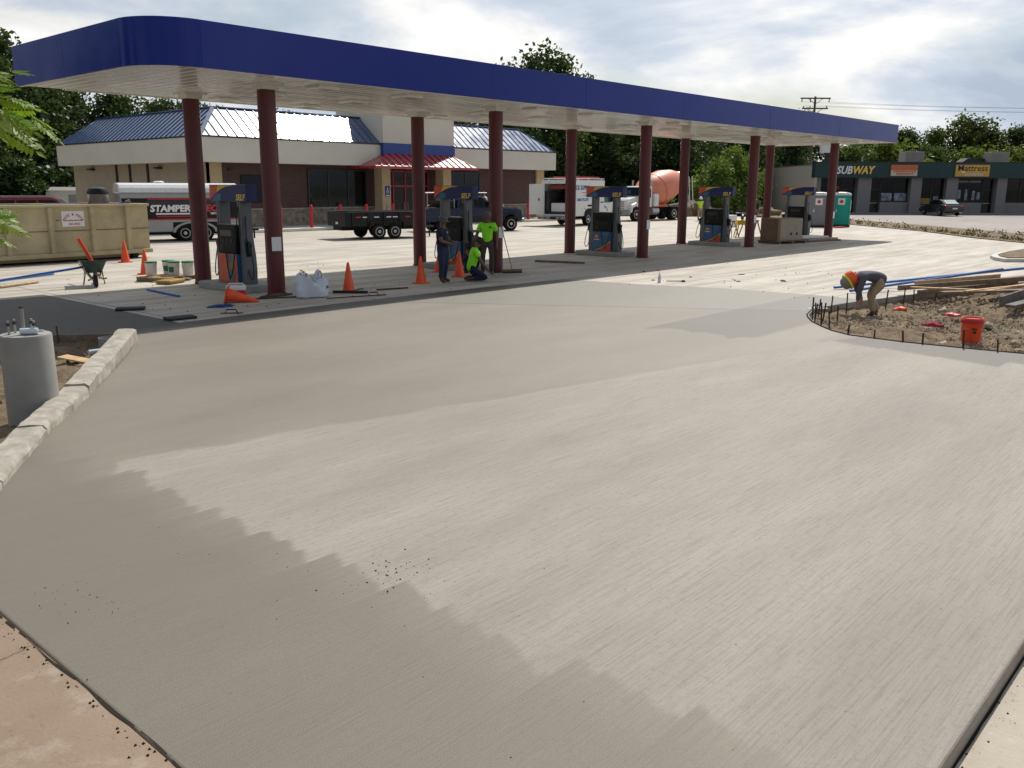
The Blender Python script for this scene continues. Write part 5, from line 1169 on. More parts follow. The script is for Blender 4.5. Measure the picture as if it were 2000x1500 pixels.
# red and white cooler, blue rag, kneeling boards, small tools
Ck = thing('drink_cooler', 'red and white drinks cooler beside the fallen cone', 'cooler', (10.55, 17.75, 0), R(-35))
MB().box(-.20, .20, -.15, .15, 0, .22).build('box', 'red_cooler', Ck, bevel=.03); MB().prism([(-.16, .221), (.16, .221), (.13, .33), (-.13, .33)], -.21, .21, 'x').build('lid', 'bucket_white', Ck, bevel=.03); MB().box(-.207, -.2005, -.14, .14, .02, .22).build('white_side', 'bucket_white', Ck); MB().tube([(-.2, 0, .3), (-.15, 0, .37), (.15, 0, .37), (.2, 0, .3)], .014, 6).build('handle', 'bucket_white', Ck)
def heap(name, label, cat, loc, mat, rx, ry, h, seed, sub=3):
    bm = bmesh.new(); bmesh.ops.create_icosphere(bm, subdivisions=sub, radius=1); rs = random.Random(seed)
    ph = [rs.uniform(0, 6) for _ in range(6)]
    for v in bm.verts:
        q = v.co.copy(); k = 1+.22*math.sin(3*q.x+ph[0])*math.sin(4*q.y+ph[1])+.14*math.sin(7*q.y+ph[2]+3*q.z)+.10*math.sin(9*q.x+ph[3])
        v.co = Vector((q.x*rx*k, q.y*ry*k, max(0, q.z*h*k+.0)))
    me = bpy.data.meshes.new(name); bm.to_mesh(me); bm.free(); me.materials.append(MAT[mat]); me.shade_smooth()
    o = bpy.data.objects.new(name, me); COL.objects.link(o); o.location = loc; return tag(o, label, cat)
heap('rag', 'crumpled dark blue rag on the concrete before the cooler', 'rag', (9.75, 17.0, 0), 'blue_cloth', .28, .16, .05, 3)
for x, y, rz, lb in ((8.2, 17.9, -.55, 'dark foam kneeling board on the dry concrete near the damp slab edge'), (8.25, 15.95, -.1, 'dark foam kneeling board at the front shadow edge of the canopy')):
    o = MB().box(-.28, .28, -.15, .15, .004, .05).build('kneeling_board', 'foam_dark', bevel=.015); tag(o, lb, 'board'); o.location = (x, y, 0); o.rotation_euler = (0, 0, rz)
def float_tool(name, label, loc, rz, blade='galv'):
    o = thing(name, label, 'tool', loc, rz); MB().box(-.22, .22, -.05, .05, 0, .006).build('blade', blade, o); MB().tube([(-.12, 0, .006), (-.10, 0, .07), (.08, 0, .07), (.11, 0, .006)], .014, 7).build('handle', 'black_rubber', o); return o
float_tool('hand_float', 'hand float with bent dark handle lying at the canopy shadow edge', (9.35, 15.95, .002), R(-40), 'foam_dark'); float_tool('hand_trowel', 'small trowel lying on damp concrete near the upright cone', (13.2, 16.2, .0), R(-30), 'rust')
rod('dark_stick', 'dark stick lying on damp concrete between cone and bag', 'stick', (12.0, 16.4, .02), (13.4, 16.0, .02), .014, 'rust'); rod('dark_stick', 'dark stick lying before the dusty cone', 'stick', (13.9, 16.95, .02), (14.7, 16.7, .02), .02, 'rust')
rod('dark_hose', 'dark hose lying beside the front column base', 'hose', (10.7, 17.55, .02), (12.1, 17.0, .02), .015, 'black_rubber')
heap('debris_pile', 'small pile of dark debris round the front column base', 'debris', (11.6, 17.75, 0), 'rust', .38, .12, .06, 8)
o = MB().box(-.05, 1.7, -.09, .09, 0, .06).build('form_board', 'lumber_old'); tag(o, 'dark wet form board lying along the damp pour under the canopy', 'board'); o.location = (23.1, 19.6, 0); o.rotation_euler = (0, 0, R(-72))
o = slab('damp_patch', [(19.2, 17.9), (20.2, 18.6), (23.0, 20.9), (25.5, 22.0), (26.0, 21.0), (23.8, 19.4), (21.5, 17.6), (20, 17.2)], .0, .004, 'fresh_concrete') if False else None
# push broom leaning on the column
o = thing('push_broom', 'push broom leaning against the maroon column beside the man in neon green', 'broom', (19.55, 17.55, 0), R(-30))
MB().box(-.30, .30, -.04, .04, .05, .11).build('head', 'lumber_old', o); MB().box(-.30, .30, -.035, .035, 0, .05).build('bristles', 'black_rubber', o); MB().cyl((0, 0, .10), (-.30, .18, 1.42), .014, n=8).build('handle', 'handle_wood', o)
# bottle and hammer on the sunny slab
o = MB().lathe([(.04, 0), (.042, .02), (.042, .15), (.02, .20), (.016, .24)], 14).build('water_bottle', 'bottle_clear', smooth=.6); tag(o, 'clear water bottle standing beside a hammer on the sunny slab', 'bottle'); o.location = (20.35, 12.95, -.004); MB().lathe([(.02, .235), (.02, .26)], 10).build('cap', 'white_paint', o)
o = thing('hammer', 'hammer with wooden handle lying by the water bottle', 'hammer', (20.75, 12.75, 0), R(-48)); MB().cyl((-.2, 0, .02), (.24, 0, .02), .014, n=8).build('handle', 'handle_wood', o); MB().box(.22, .30, -.07, .05, .0, .04).build('head', 'rust', o)
for k in range(9):
    x, y = random.uniform(20.6, 24), random.uniform(10.5, 15); o = heap('concrete_chip', 'small crumb of dried mortar on the sunny slab', 'mortar chip', (x, y, -.004), 'rust', random.uniform(.04, .10), .03, .025, k, 2); o['group'] = 'mortar crumbs on the sunny slab'; o.rotation_euler = (0, 0, random.random()*3)

# ------------------------------------------------------------------ right-hand island: stakes, forms, lumber, bucket
SG = 'steel form stakes round the dirt island'
stk = [(16.72, 7.05), (16.9, 7.18), (17.0, 7.0), (17.1, 6.75), (17.55, 7.40), (17.9, 7.48), (18.6, 7.50), (19.2, 7.40), (20.3, 7.22), (20.8, 7.12), (21.6, 7.0), (22.1, 6.92), (22.9, 6.68), (15.85, 6.4), (15.35, 5.85), (15.2, 5.35), (15.18, 4.86), (15.16, 4.55), (15.26, 3.95), (15.25, 3.45), (16.4, 6.78), (15.29, 2.7)]
ZS = lambda x, y: float(isl_z(np.array(x), np.array(y)))
for i, (x, y) in enumerate(stk):
    near = x < 16.0; h_ = random.uniform(.13, .19) if near else random.uniform(.30, .46)
    if i in (13, 18): h_ = .30
    o = MB().prism([(-.014, -.012), (.014, -.012), (0, .016)], -.3, h_).build('form_stake', 'stake_steel'); tag(o, 'short dark steel stake along the curved front of the dirt island' if near else 'tall dark steel stake by the back form of the dirt island', 'stake', SG)
    o.location = (x, y, ZS(x, y) if not near else 0); o.rotation_euler = (random.uniform(-.1, .1), random.uniform(-.12, .12), random.random()*6)
FPT = thing('slab_form', 'pale cement-splashed form panels holding the slab edge round the island', 'formwork')
fr_ = [(16.2, 6.83), (16.72, 7.16), (17.2, 7.39), (17.72, 7.55), (18.4, 7.64), (19.4, 7.54), (20.42, 7.36), (21.6, 7.14), (22.7, 6.91), (23.9, 6.65), (25.05, 6.38)]
for i, (a, b) in enumerate(zip(fr_, fr_[1:])):
    o = MB().bar((a[0], a[1], -.10), (b[0], b[1], -.10), .018, .205).build('form_panel', 'pier_concrete', FPT)
# low steel edging along the front curve
m = MB(); pts = [(15.28, 1.0)]+ISL_F
for a, b in zip(pts, pts[1:]): m.bar((a[0]+.008, a[1]-.008, -.03), (b[0]+.008, b[1]-.008, -.03), .006, .09)
tag(m.build('edge_form', 'stake_steel'), 'thin flexible metal form along the curved island front', 'form edge')
lum = [((21.9, 7.25, .16), (26.2, 4.75, .30), .05, .12, 'lumber_old'), ((22.3, 6.9, .05), (25.4, 5.5, .14), .09, .10, 'lumber_old'), ((21.9, 6.95, .20), (23.6, 5.1, .10), .14, .04, 'lumber_new'), ((22.4, 5.9, .14), (26.0, 4.5, .22), .10, .05, 'lumber_new'), ((22.9, 5.6, .14), (26.8, 4.6, .22), .16, .04, 'lumber_new'),
       ((22.0, 6.3, .12), (24.3, 4.5, .14), .20, .05, 'lumber_old'), ((21.4, 4.9, .08), (26.5, 3.9, .50), .06, .24, 'lumber_grey'), ((20.9, 4.6, .06), (25.6, 3.5, .34), .22, .06, 'lumber_grey'), ((21.2, 4.3, .02), (25, 2.9, .30), .05, .22, 'lumber_grey'), ((22.6, 7.1, .24), (25.4, 5.9, .30), .04, .09, 'lumber_new'), ((23.5, 6.6, .20), (27.0, 5.2, .26), .12, .04, 'lumber_old')]
LB = ['dark squared plank on top of the lumber pile', 'thick brown beam low in the lumber pile by the forms', 'fresh pale board slanting across the lumber pile', 'long narrow pale board in the lumber pile', 'wide pale board under the narrow one in the lumber pile', 'wide brown board lying low in the lumber pile', 'weathered grey plank standing on edge beside the lumber pile', 'weathered grey flat plank beside the lumber pile', 'weathered grey plank lowest beside the lumber pile', 'thin pale batten on the back of the lumber pile', 'brown flat board on the back of the lumber pile']
for (a, b, w_, h_, mt), lb in zip(lum, LB):
    o = MB().bar(Vector((0, 0, 0)), Vector(b)-Vector(a), w_, h_).build('plank', mt, bevel=.006); o.location = a; tag(o, lb, 'plank', 'planks in the lumber pile')
rod('float_pole', 'long blue pole behind the bending worker resting toward the lumber pile', 'pole', (21.95, 8.82, .05), (29.0, 4.4, .55), .035, 'pole_blue'); rod('float_pole', 'second blue pole just below the long one behind the bending worker', 'pole', (21.4, 8.2, .06), (26.0, 6.0, .42), .035, 'pole_blue')
b_ = bucket('orange bucket standing in the dirt island', (16.3, 4.12, -.06), 'orange_plastic', None, None); b_.scale = (1.12, 1.12, 1.12); MB().lathe([(.158, .295), (.165, .30), (.165, .345), (.158, .35)], 24).build('rim_band', 'red_paint', b_, smooth=.6)
text('HD', .06, 'letter_black', b_, (0, -.149, .22), FY) if False else None
m_ = MB(); m_.poly([(-.04, -.1490, .20), (.03, -.1490, .20), (.03, -.1515, .225), (-.04, -.1515, .225)]); m_.poly([(-.02, -.1465, .145), (.025, -.1465, .145), (.025, -.149, .185), (-.02, -.149, .185)]); m_.build('print_mark', 'letter_black', b_)
heap('work_gloves', 'crumpled dark red cloth lying on the island dirt', 'cloth', (17.7, 5.15, -.06), 'red_cloth', .10, .22, .07, 5)
heap('orange_rag', 'small orange rag by the form panels beside the worker', 'rag', (20.1, 6.55, -.12), 'hiviz_orange', .12, .14, .07, 15); heap('red_rag', 'small red rag near the lumber pile', 'rag', (19.6, 5.35, -.08), 'letter_red', .10, .16, .06, 25)
for i, (x, y, s, mt) in enumerate([(15.62, 4.35, .10, 'rock_pale'), (15.5, 5.0, .07, 'rock'), (15.45, 3.5, .08, 'rock'), (16.0, 3.3, .09, 'rock'), (16.5, 5.3, .07, 'rock'), (17.4, 4.3, .09, 'rock'), (18.3, 5.2, .10, 'rock'), (17.0, 3.6, .10, 'rock'), (19.3, 4.6, .12, 'rock'), (16.4, 6.1, .06, 'rock_pale'), (18.6, 3.9, .10, 'rock'), (20.2, 5.5, .12, 'rock_pale'), (20.9, 5.9, .14, 'rock'), (15.9, 5.6, .06, 'rock')]):
    o = heap('stone', ['pale', 'brown'][mt == 'rock']+' rough stone lying on the island dirt', 'stone', (x, y, ZS(x, y)-.02), mt, s, s*.8, s*.8, i+40, 2); o['group'] = ['pale', 'brown'][mt == 'rock']+' stones on the island dirt'
m = MB(); rs = random.Random(5)
for _ in range(2600):
    x, y = rs.uniform(15.3, 24), rs.uniform(2.2, 7.3)
    if x < 15.35+max(0, (y-5.3))*.62 or y > 7.45-.17*max(0, x-19) or (x < 17.6 and y > 6.3+.62*(x-15.6)): continue
    r = rs.choice((.012, .016, .022, .03, .04)); z = ZS(x, y)+rs.uniform(-.02, .03); i = len(m.v); ph = rs.random()*6
    m.v += [(x+r*math.cos(ph+k*1.57)*rs.uniform(.6, 1.2), y+r*math.sin(ph+k*1.57)*rs.uniform(.6, 1.2), z) for k in range(4)]+[(x, y, z+r*rs.uniform(.6, 1.1)), (x, y, z-r)]
    for k in range(4): m.f.append((i+k, i+(k+1) % 4, i+4)); m.mi.append(rs.random() > .75); m.f.append((i+(k+1) % 4, i+k, i+5)); m.mi.append(0)
tag(m.build('gravel', ['rock', 'rock_pale']), 'loose gravel and clods covering the island dirt', 'gravel', kind='stuff')
m = MB()
for _ in range(900):
    x, y = rs.uniform(-.5, 6.2), rs.uniform(8.3, 16)
    if x > -.2+(y-6.3)*.80-.1: continue
    r = rs.choice((.012, .02, .03, .04)); z = -.16+rs.uniform(-.02, .04); i = len(m.v); ph = rs.random()*6
    m.v += [(x+r*math.cos(ph+k*1.57)*rs.uniform(.6, 1.2), y+r*math.sin(ph+k*1.57)*rs.uniform(.6, 1.2), z) for k in range(4)]+[(x, y, z+r*rs.uniform(.6, 1.1)), (x, y, z-r)]
    for k in range(4): m.f.append((i+k, i+(k+1) % 4, i+4)); m.mi.append(rs.random() > .75); m.f.append((i+(k+1) % 4, i+k, i+5)); m.mi.append(0)
tag(m.build('gravel', ['soil', 'rock']), 'loose brown clods in the pit round the concrete pier', 'gravel', kind='stuff')

# ------------------------------------------------------------------ left pit: curb, pier, form, scraps
def curb_block(label, p0, p1, h0, h1, w=.30):
    p0, p1 = Vector((*p0, 0)), Vector((*p1, 0)); d = (p1-p0).normalized(); n_ = Vector((-d.y, d.x, 0))
    if n_.x > 0: n_ = -n_
    m_ = MB(); rows = []; N = 14; rs_ = random.Random(label)
    for k in range(N+1):
        c = p0.lerp(p1, k/N); h_ = h0+(h1-h0)*k/N; i = len(m_.v); j = lambda: rs_.uniform(-.012, .012)
        for o_, z in ((0, -.2), (.005, h_*.5), (.012, h_-.03), (.045, h_), (w*.5, h_+.005), (w-.03, h_), (w, h_-.03), (w, -.2)): m_.v.append(tuple(c+n_*(o_+j())+Vector((0, 0, z+j()*.6))))
        rows.append(i)
    for a, b in zip(rows, rows[1:]): m_.link(a, b, 8)
    m_.cap(rows[0], 8); m_.cap(rows[-1], 8); return tag(m_.build('curb_block', 'old_concrete_curb', smooth=.45), label, 'curb')
curb_block('tall weathered curb block ending by the damp slab corner', (4.36, 10.80), (6.58, 14.22), .15, .20); curb_block('low weathered curb block beside the concrete pier', (3.32, 9.38), (4.33, 10.76), .105, .13); curb_block('chipped low curb block next to the pier block', (2.42, 7.95), (3.30, 9.35), .085, .10); curb_block('broken curb block in the street corner', (1.62, 6.45), (2.40, 7.92), .06, .085)
Pr = thing('light_pole_base', 'round concrete light pole base with upright anchor bolts', 'pole base', (3.68, 10.72, -.25))
MB().lathe([(.275, -.3), (.272, 1.08), (.262, 1.10), (.0, 1.10)], 40).build('pier', 'pier_concrete', Pr, smooth=.7)
for dx, dy in ((-.15, .05), (-.05, .15), (.10, .06), (.06, -.12)):
    b_ = MB().cyl((dx, dy, 1.09), (dx, dy, 1.26), .014, n=8).build('anchor_bolt', 'galv', Pr); MB().cyl((dx, dy, 1.20), (dx, dy, 1.235), .024, n=6).build('nut', 'stake_steel', b_)
MB().cyl((-.02, -.02, 1.09), (-.02, -.02, 1.40), .020, n=10).build('conduit', 'rooftop_grey', Pr); MB().cyl((-.02, -.02, 1.395), (-.02, -.02, 1.42), .023, n=10).build('conduit_cap', 'stake_steel', Pr)
o = MB().cyl((-.09, 0, .038), (.09, 0, .038), .038, n=12).cyl((.09, 0, .038), (.15, 0, .038), .014, n=10).build('water_bottle', 'bottle_clear', smooth=.6); tag(o, 'clear plastic bottle lying on top of the pole base', 'bottle'); o.location = (3.69, 10.62, .852); o.rotation_euler = (0, 0, -.6)
o = MB().bar((4.6, 16.66, -.09), (6.83, 14.92, -.09), .04, .2).build('form_board', 'lumber_old'); tag(o, 'brown form board closing the back of the pit', 'board')
o = MB().bar((-4, 17.25, -.09), (4.58, 16.68, -.09), .04, .2).build('form_board', 'lumber_old'); tag(o, 'brown form board behind the concrete pole base', 'board')
o = MB().prism([(-.014, -.012), (.014, -.012), (0, .016)], -.3, .22).build('form_stake', 'stake_steel'); tag(o, 'steel stake against the brown pit form', 'stake'); o.location = (5.86, 15.62, -.05)
m = MB(); n_ = 24
a = [m.ring((0, 0, z), (0, 0, 1), r, n_) for r, z in ((.17, 0), (.17, .22), (.155, .22), (.155, 0))]
for p, q in zip(a, a[1:]): m.link(p, q, n_)
o = m.build('tube_form', 'light_grey', smooth=.7); tag(o, 'short open grey tube standing in the pit beside the curb', 'tube'); o.location = (6.35, 14.75, -.2)
for x, y, rz, rx, lb in ((4.75, 13.0, 1.0, 1.15, 'grey board scrap leaning on the pole base'), (5.45, 13.9, .5, .12, 'pale board scrap lying in the pit')):
    o = MB().box(-.11, .11, -.25, .25, 0, .02).build('board_scrap', 'lumber_new' if rx < 1 else 'lumber_grey'); tag(o, lb, 'board scrap'); o.location = (x, y, -.12); o.rotation_euler = (rx, 0, rz)
o = MB().cyl((-.11, 0, .04), (.11, 0, .04), .04, n=12).build('water_bottle', 'bottle_clear', smooth=.6); tag(o, 'crushed clear bottle lying on the pit soil', 'bottle'); o.location = (5.9, 14.25, -.14)
# sawhorse bench, crate and stacked boards under the far end of the canopy
def sawhorse(label, loc, rz):
    o = thing('sawhorse', label, 'sawhorse', loc, rz, 'wooden sawhorses near the far pumps'); MB().box(-.55, .55, -.045, .045, .78, .86).build('beam', 'handle_wood', o)
    for x in (-.45, .45):
        for s in (-1, 1): MB().bar((x, s*.03, .80), (x+.06*(1 if x > 0 else -1), s*.32, 0), .07, .035).build('leg', 'handle_wood', o)
    return o
sawhorse('wooden sawhorse beside the yellow saw', (41.6, 22.45, 0), R(60)); sawhorse('wooden sawhorse partly behind the maroon column', (43.5, 21.0, 0) if False else (42.9, 21.9, 0), R(70)) 
o = thing('saw_stand', 'yellow tile saw on splayed legs between the sawhorses', 'saw', (42.35, 22.1, 0), R(40)); MB().box(-.22, .22, -.28, .28, .62, .86).build('saw_body', 'yellow_plastic', o, bevel=.04); MB().lathe([(.16, -.02), (.16, .02)], 16, (0, 0, .98), axis='y').build('blade', 'galv', o); MB().box(-.1, .1, -.06, .06, .9, 1.1).build('motor', 'black_steel', o)
for x in (-.2, .2):
    for s in (-1, 1): MB().bar((x, s*.2, .64), (x*1.3, s*.34, 0), .05, .05).build('leg', 'yellow_plastic', o)
o = thing('crate', 'tall brown corrugated crate with two round holes in its pale end', 'crate', (39.0, 18.35, .13), R(-14)); MB().box(-.85, .85, -.5, .5, 0, 1.0).build('box', 'cardboard', o, bevel=.01); MB().box(-.86, -.86+.0 if False else -.852, -.45, .45, .05, .95).build('panel', 'cardboard', o) if False else None
e_ = MB().box(-.70, .82, -.512, -.502, .02, .98).build('pale_end', 'cardboard_light', o)
for x in (.05, .45): MB().lathe([(.07, -.520), (.07, -.5125)], 12, (x, 0, .3), axis='y').build('hole', 'letter_black', e_)
for k in range(14): plate('corrugation', 'cardboard', o, -.862, -.8505, -.48+k*.07, -.45+k*.07, .02, .98)
p = thing('pallet', 'dark pallet under the brown crate', 'pallet', (39.1, 18.3, 0), R(-14))
for k in range(6): MB().box(-1.1, 1.1, -.6+k*.22, -.48+k*.22, .10, .125).build('deck_board', 'lumber_old', p)
for x in (-.9, 0, .9): MB().box(x-.05, x+.05, -.6, .62, 0, .099).build('runner', 'lumber_old', p)
for k, (x, y, w_, l_, mt, rz) in enumerate([(41.6, 17.9, 1.2, 2.6, 'lumber_old', -12), (41.7, 17.95, 1.1, 2.4, 'cardboard_light', -10), (41.9, 18.3, .9, 1.9, 'white_paint', -14)]):
    o = MB().box(-l_/2, l_/2, -w_/2, w_/2, 0, .07).build('stacked_board', mt); tag(o, ['dark lowest board of the flat stack beside the crate', 'tan middle board of the flat stack beside the crate', 'pale top board of the flat stack beside the crate'][k], 'board'); o.location = (x, y, .002+k*.071); o.rotation_euler = (0, 0, R(rz))
o = MB().box(-.3, .3, -.25, .25, 0, .5).build('white_cabinet', 'white_paint', bevel=.02); tag(o, 'pale box standing beyond the sawhorses', 'box'); o.location = (52.5, 28.3, 0); o.scale = (1.3, 1.3, 1.5)
# ------------------------------------------------------------------ people
def skin_obj(name, pts, edges, mat, parent, root=0, sub=2):
    """pts: list of (x, y, z, rx, ry)"""
    me = bpy.data.meshes.new(name); me.from_pydata([p[:3] for p in pts], edges, [])
    o = bpy.data.objects.new(name, me); COL.objects.link(o)
    sk = o.modifiers.new('skin', 'SKIN'); sk.use_smooth_shade = True
    lay = me.skin_vertices[0].data
    for i, p in enumerate(pts): lay[i].radius = (p[3], p[4] if len(p) > 4 else p[3]); lay[i].use_root = i == root
    sb = o.modifiers.new('sub', 'SUBSURF'); sb.levels = sub; sb.render_levels = sub
    bpy.context.view_layer.update(); dg = bpy.context.evaluated_depsgraph_get()
    m2 = bpy.data.meshes.new_from_object(o.evaluated_get(dg)); m2.name = name; bpy.data.objects.remove(o)
    m2.materials.clear(); m2.materials.append(MAT[mat]); m2.shade_smooth()
    q = bpy.data.objects.new(name, m2); COL.objects.link(q); q.parent = parent; return q
def person(label, loc, rz, J, shirt, pants, boots, skin='skin', sleeve='short', hat=None, build=1.0, hair='hair_dark', group=None):
    """J: joints in metres, local +Y is forward, +X is the right-hand side"""
    o = thing('person', label, 'person', loc, rz, group)
    V = {k: Vector(v) for k, v in J.items()}
    hd = (V['head']-V['neck']).normalized(); face = V.get('face', Vector((0, 1, 0))).normalized(); face = (face-hd*face.dot(hd)).normalized(); sd_ = face.cross(hd).normalized()
    P_, E_ = [], []
    def add(p, r, par=None, r2=None):
        P_.append((p.x, p.y, p.z, r, r2 or r)); i = len(P_)-1
        if par is not None: E_.append((par, i))
        return i
    pel = add(V['pelvis'], .10*build, None, .08*build); ch = add(V['chest'], .115*build, add(V['waist'], .10*build, pel), .09*build)
    nk = add(V['neck'], .058, ch); h0 = add(V['neck']+hd*.09, .066, nk); h1 = add(V['head']+hd*.0, .092, h0); h2 = add(V['head']+hd*.085, .080, h1)
    add(V['head']+face*.105-hd*.01, .016, h1)
    for s in (-1, 1): add(V['head']+sd_*s*.098-hd*.005, .018, h1)
    for s, k in ((-1, 'L'), (1, 'R')):
        sh = add(V['sh'+k], .060*build, ch); el = add(V['el'+k], .046*build, sh); wr = add(V['wr'+k], .031, el)
        d = (V['ha'+k]-V['wr'+k]).normalized(); pm_ = add(V['wr'+k]+d*.085, .032, wr)
        sid = d.cross(Vector((0, 0, 1))); sid = sid.normalized() if sid.length > .1 else Vector((1, 0, 0)); cur = d.cross(sid).normalized()
        for f_, (off, ln) in enumerate(((-.030, .060), (-.010, .074), (.010, .070), (.030, .055))):
            b_ = V['wr'+k]+d*.10+sid*off; q = add(b_+d*ln*.55, .0095, pm_); add(b_+d*ln+cur*.022, .0085, q)
        add(V['wr'+k]+d*.095+sid*.058+cur*.012, .0105, pm_)
        hp = add(V['hip'+k], .068*build, pel); kn = add(V['kn'+k], .048, hp); an = add(V['an'+k], .042, kn); add(V['to'+k], .040, an, .035)
    skin_obj('body', P_, E_, skin, o, sub=2)
    for s in (-1, 1): MB().lathe([(.002, -.006), (.011, 0), (.002, .006)], 8).build('eye', 'letter_black', o).location = V['head']+face*.088+sd_*s*.034+hd*.012
    # shirt
    P2, E2 = [], []
    def add2(p, r, par=None, r2=None):
        P2.append((p.x, p.y, p.z, r, r2 or r)); i = len(P2)-1
        if par is not None: E2.append((par, i))
        return i
    up_ = (V['chest']-V['pelvis']).normalized()
    hem = add2(V['pelvis']+up_*-.10, .170*build, None, .145*build); wa = add2(V['waist'], .160*build, hem, .135*build); c2 = add2(V['chest'], .165*build, wa, .135*build); n2_ = add2(V['chest'].lerp(V['neck'], .62), .085, c2); 
    for k in 'LR':
        s2 = add2(V['sh'+k], .082*build, c2)
        if sleeve == 'short': add2(V['sh'+k].lerp(V['el'+k], .72), .078*build, s2)
        else: e2 = add2(V['el'+k], .062*build, s2); add2(V['el'+k].lerp(V['wr'+k], .92), .046, e2)
    sh_ = skin_obj('shirt', P2, E2, shirt, o, sub=2)
    P3, E3 = [], []
    def add3(p, r, par=None, r2=None):
        P3.append((p.x, p.y, p.z, r, r2 or r)); i = len(P3)-1
        if par is not None: E3.append((par, i))
        return i
    p0 = add3(V['pelvis'], .158*build, None, .140*build); add3(V['waist'], .142*build, p0, .12*build)
    for k in 'LR':
        a = add3(V['hip'+k].lerp(V['kn'+k], .12), .108*build, p0); b_ = add3(V['hip'+k].lerp(V['kn'+k], .55), .092*build, a); c_ = add3(V['kn'+k], .076*build, b_); d_ = add3(V['kn'+k].lerp(V['an'+k], .55), .072, c_); add3(V['kn'+k].lerp(V['an'+k], .93), .066, d_)
    skin_obj('trousers', P3, E3, pants, o, sub=2)
    for k in 'LR':
        a, b_ = V['an'+k], V['to'+k]; sh_dir = (V['kn'+k]-a).normalized(); d = (b_-a).normalized()
        skin_obj('boot', [(*(a+sh_dir*.10), .060, .060), (*a, .058, .060), (*(a+d*.09-sh_dir*.01), .050, .046), (*b_, .045, .036)], [(0, 1), (1, 2), (2, 3)], boots, o, 1, 2)
    M_ = Matrix((sd_, face, hd)).transposed().to_4x4(); M_.translation = V['head']+hd*.03
    kind, hmat = hat if hat else ('hair', hair)
    m_ = MB()
    if kind == 'cap':
        m_.lathe([(.112, .0), (.114, .05), (.095, .11), (.05, .135), (.005, .14)], 18, sy=1.08); m_.prism([(-.085, .09), (-.06, .19), (0, .215), (.06, .19), (.085, .09)], .0, .014)
    elif kind == 'brim':
        m_.lathe([(.165, -.005), (.17, .0), (.115, .012), (.112, .09), (.085, .12), (.005, .13)], 20, sy=1.05)
    elif kind == 'helmet':
        m_.lathe([(.150, -.012), (.152, .0), (.128, .01), (.126, .06), (.105, .12), (.06, .155), (.005, .165)], 22, sy=1.12)
    else: m_.lathe([(.104, -.05), (.108, .02), (.098, .08), (.06, .115), (.005, .12)], 18, (0, -.012, 0), sy=1.05)
    h_ = m_.build('hat' if hat else 'hair', hmat, o, smooth=.6); h_.matrix_local = M_
    return o, V, M_
def stand(h=1.75, lean=0, foot=.13):
    k = h/1.75; J = dict(pelvis=(0, 0, .95), waist=(0, .0, 1.10), chest=(0, 0, 1.33), neck=(0, .0, 1.49), head=(0, .02, 1.63), shL=(-.19, 0, 1.42), shR=(.19, 0, 1.42),
        elL=(-.25, -.02, 1.13), elR=(.25, -.02, 1.13), wrL=(-.26, .05, .89), wrR=(.26, .05, .89), haL=(-.26, .10, .72), haR=(.26, .10, .72), hipL=(-.095, 0, .90), hipR=(.095, 0, .90),
        knL=(-foot, .03, .50), knR=(foot, .03, .50), anL=(-foot, -.02, .085), anR=(foot, -.02, .085), toL=(-foot-.02, .15, .035), toR=(foot+.02, .15, .035), face=(0, 1, 0))
    return {a: tuple(np.array(b)*k) if a != 'face' else b for a, b in J.items()}
# man in navy, hands together before him, facing right
J = stand(1.70); J.update(elL=(-.26, .06, 1.10), elR=(.26, .06, 1.10), wrL=(-.12, .28, 1.03), wrR=(.12, .28, 1.03), haL=(-.02, .42, 1.03), haR=(.03, .42, 1.0), face=(0, 1, -.35))
o, V, M_ = person('man in navy shirt and jeans standing beside the fuel pump', (16.3, 17.1, 0), R(-155), J, 'navy_shirt', 'jeans', 'boot_brown', 'skin', hat=('brim', 'cap_grey'), build=1.22)
MB().box(.05, .12, .158, .166, 1.30, 1.345).build('chest_badge', 'print_pale', o)
# man in neon green leaning by the column
J = stand(1.76); J.update(elL=(-.29, -.01, 1.14), wrL=(-.28, .05, .88), haL=(-.27, .09, .72), elR=(.31, -.05, 1.14), wrR=(.33, .02, .92), haR=(.34, .10, .78), face=(.6, 1, -.1))
o, V, M_ = person('man in neon green shirt standing against the maroon column', (18.75, 17.80, 0), R(128), J, 'neon_green', 'work_pants', 'boot_black', 'skin', hat=('cap', 'cap_grey'))
MB().box(-.14, -.06, .150, .162, 1.34, 1.38).build('chest_print', 'print_dark', o)
# kneeling man in neon green, back to the street
J = dict(pelvis=(0, -.06, .34), waist=(0, -.01, .50), chest=(0, .04, .74), neck=(0, .11, .90), head=(0, .19, 1.02), shL=(-.19, .05, .83), shR=(.19, .05, .83), elL=(-.25, .17, .58), elR=(.26, .16, .57), wrL=(-.18, .36, .40), wrR=(.22, .33, .36), haL=(-.12, .48, .28), haR=(.18, .44, .25),
         hipL=(-.10, -.05, .30), hipR=(.10, -.05, .30), knL=(-.16, .36, .09), knR=(.16, .36, .09), anL=(-.15, -.06, .09), anR=(.15, -.06, .09), toL=(-.15, -.22, .05), toR=(.15, -.22, .05), face=(0, 1, -.7))
o, V, M_ = person('kneeling man in neon green shirt and dark jeans', (17.1, 16.78, 0), R(-125), J, 'neon_green', 'jeans_dark', 'boot_brown', 'skin')
MB().lathe([(.055, -.004), (.055, .004)], 14, (-.04, -.05, .72), axis='y').build('back_print', 'print_dark', o)
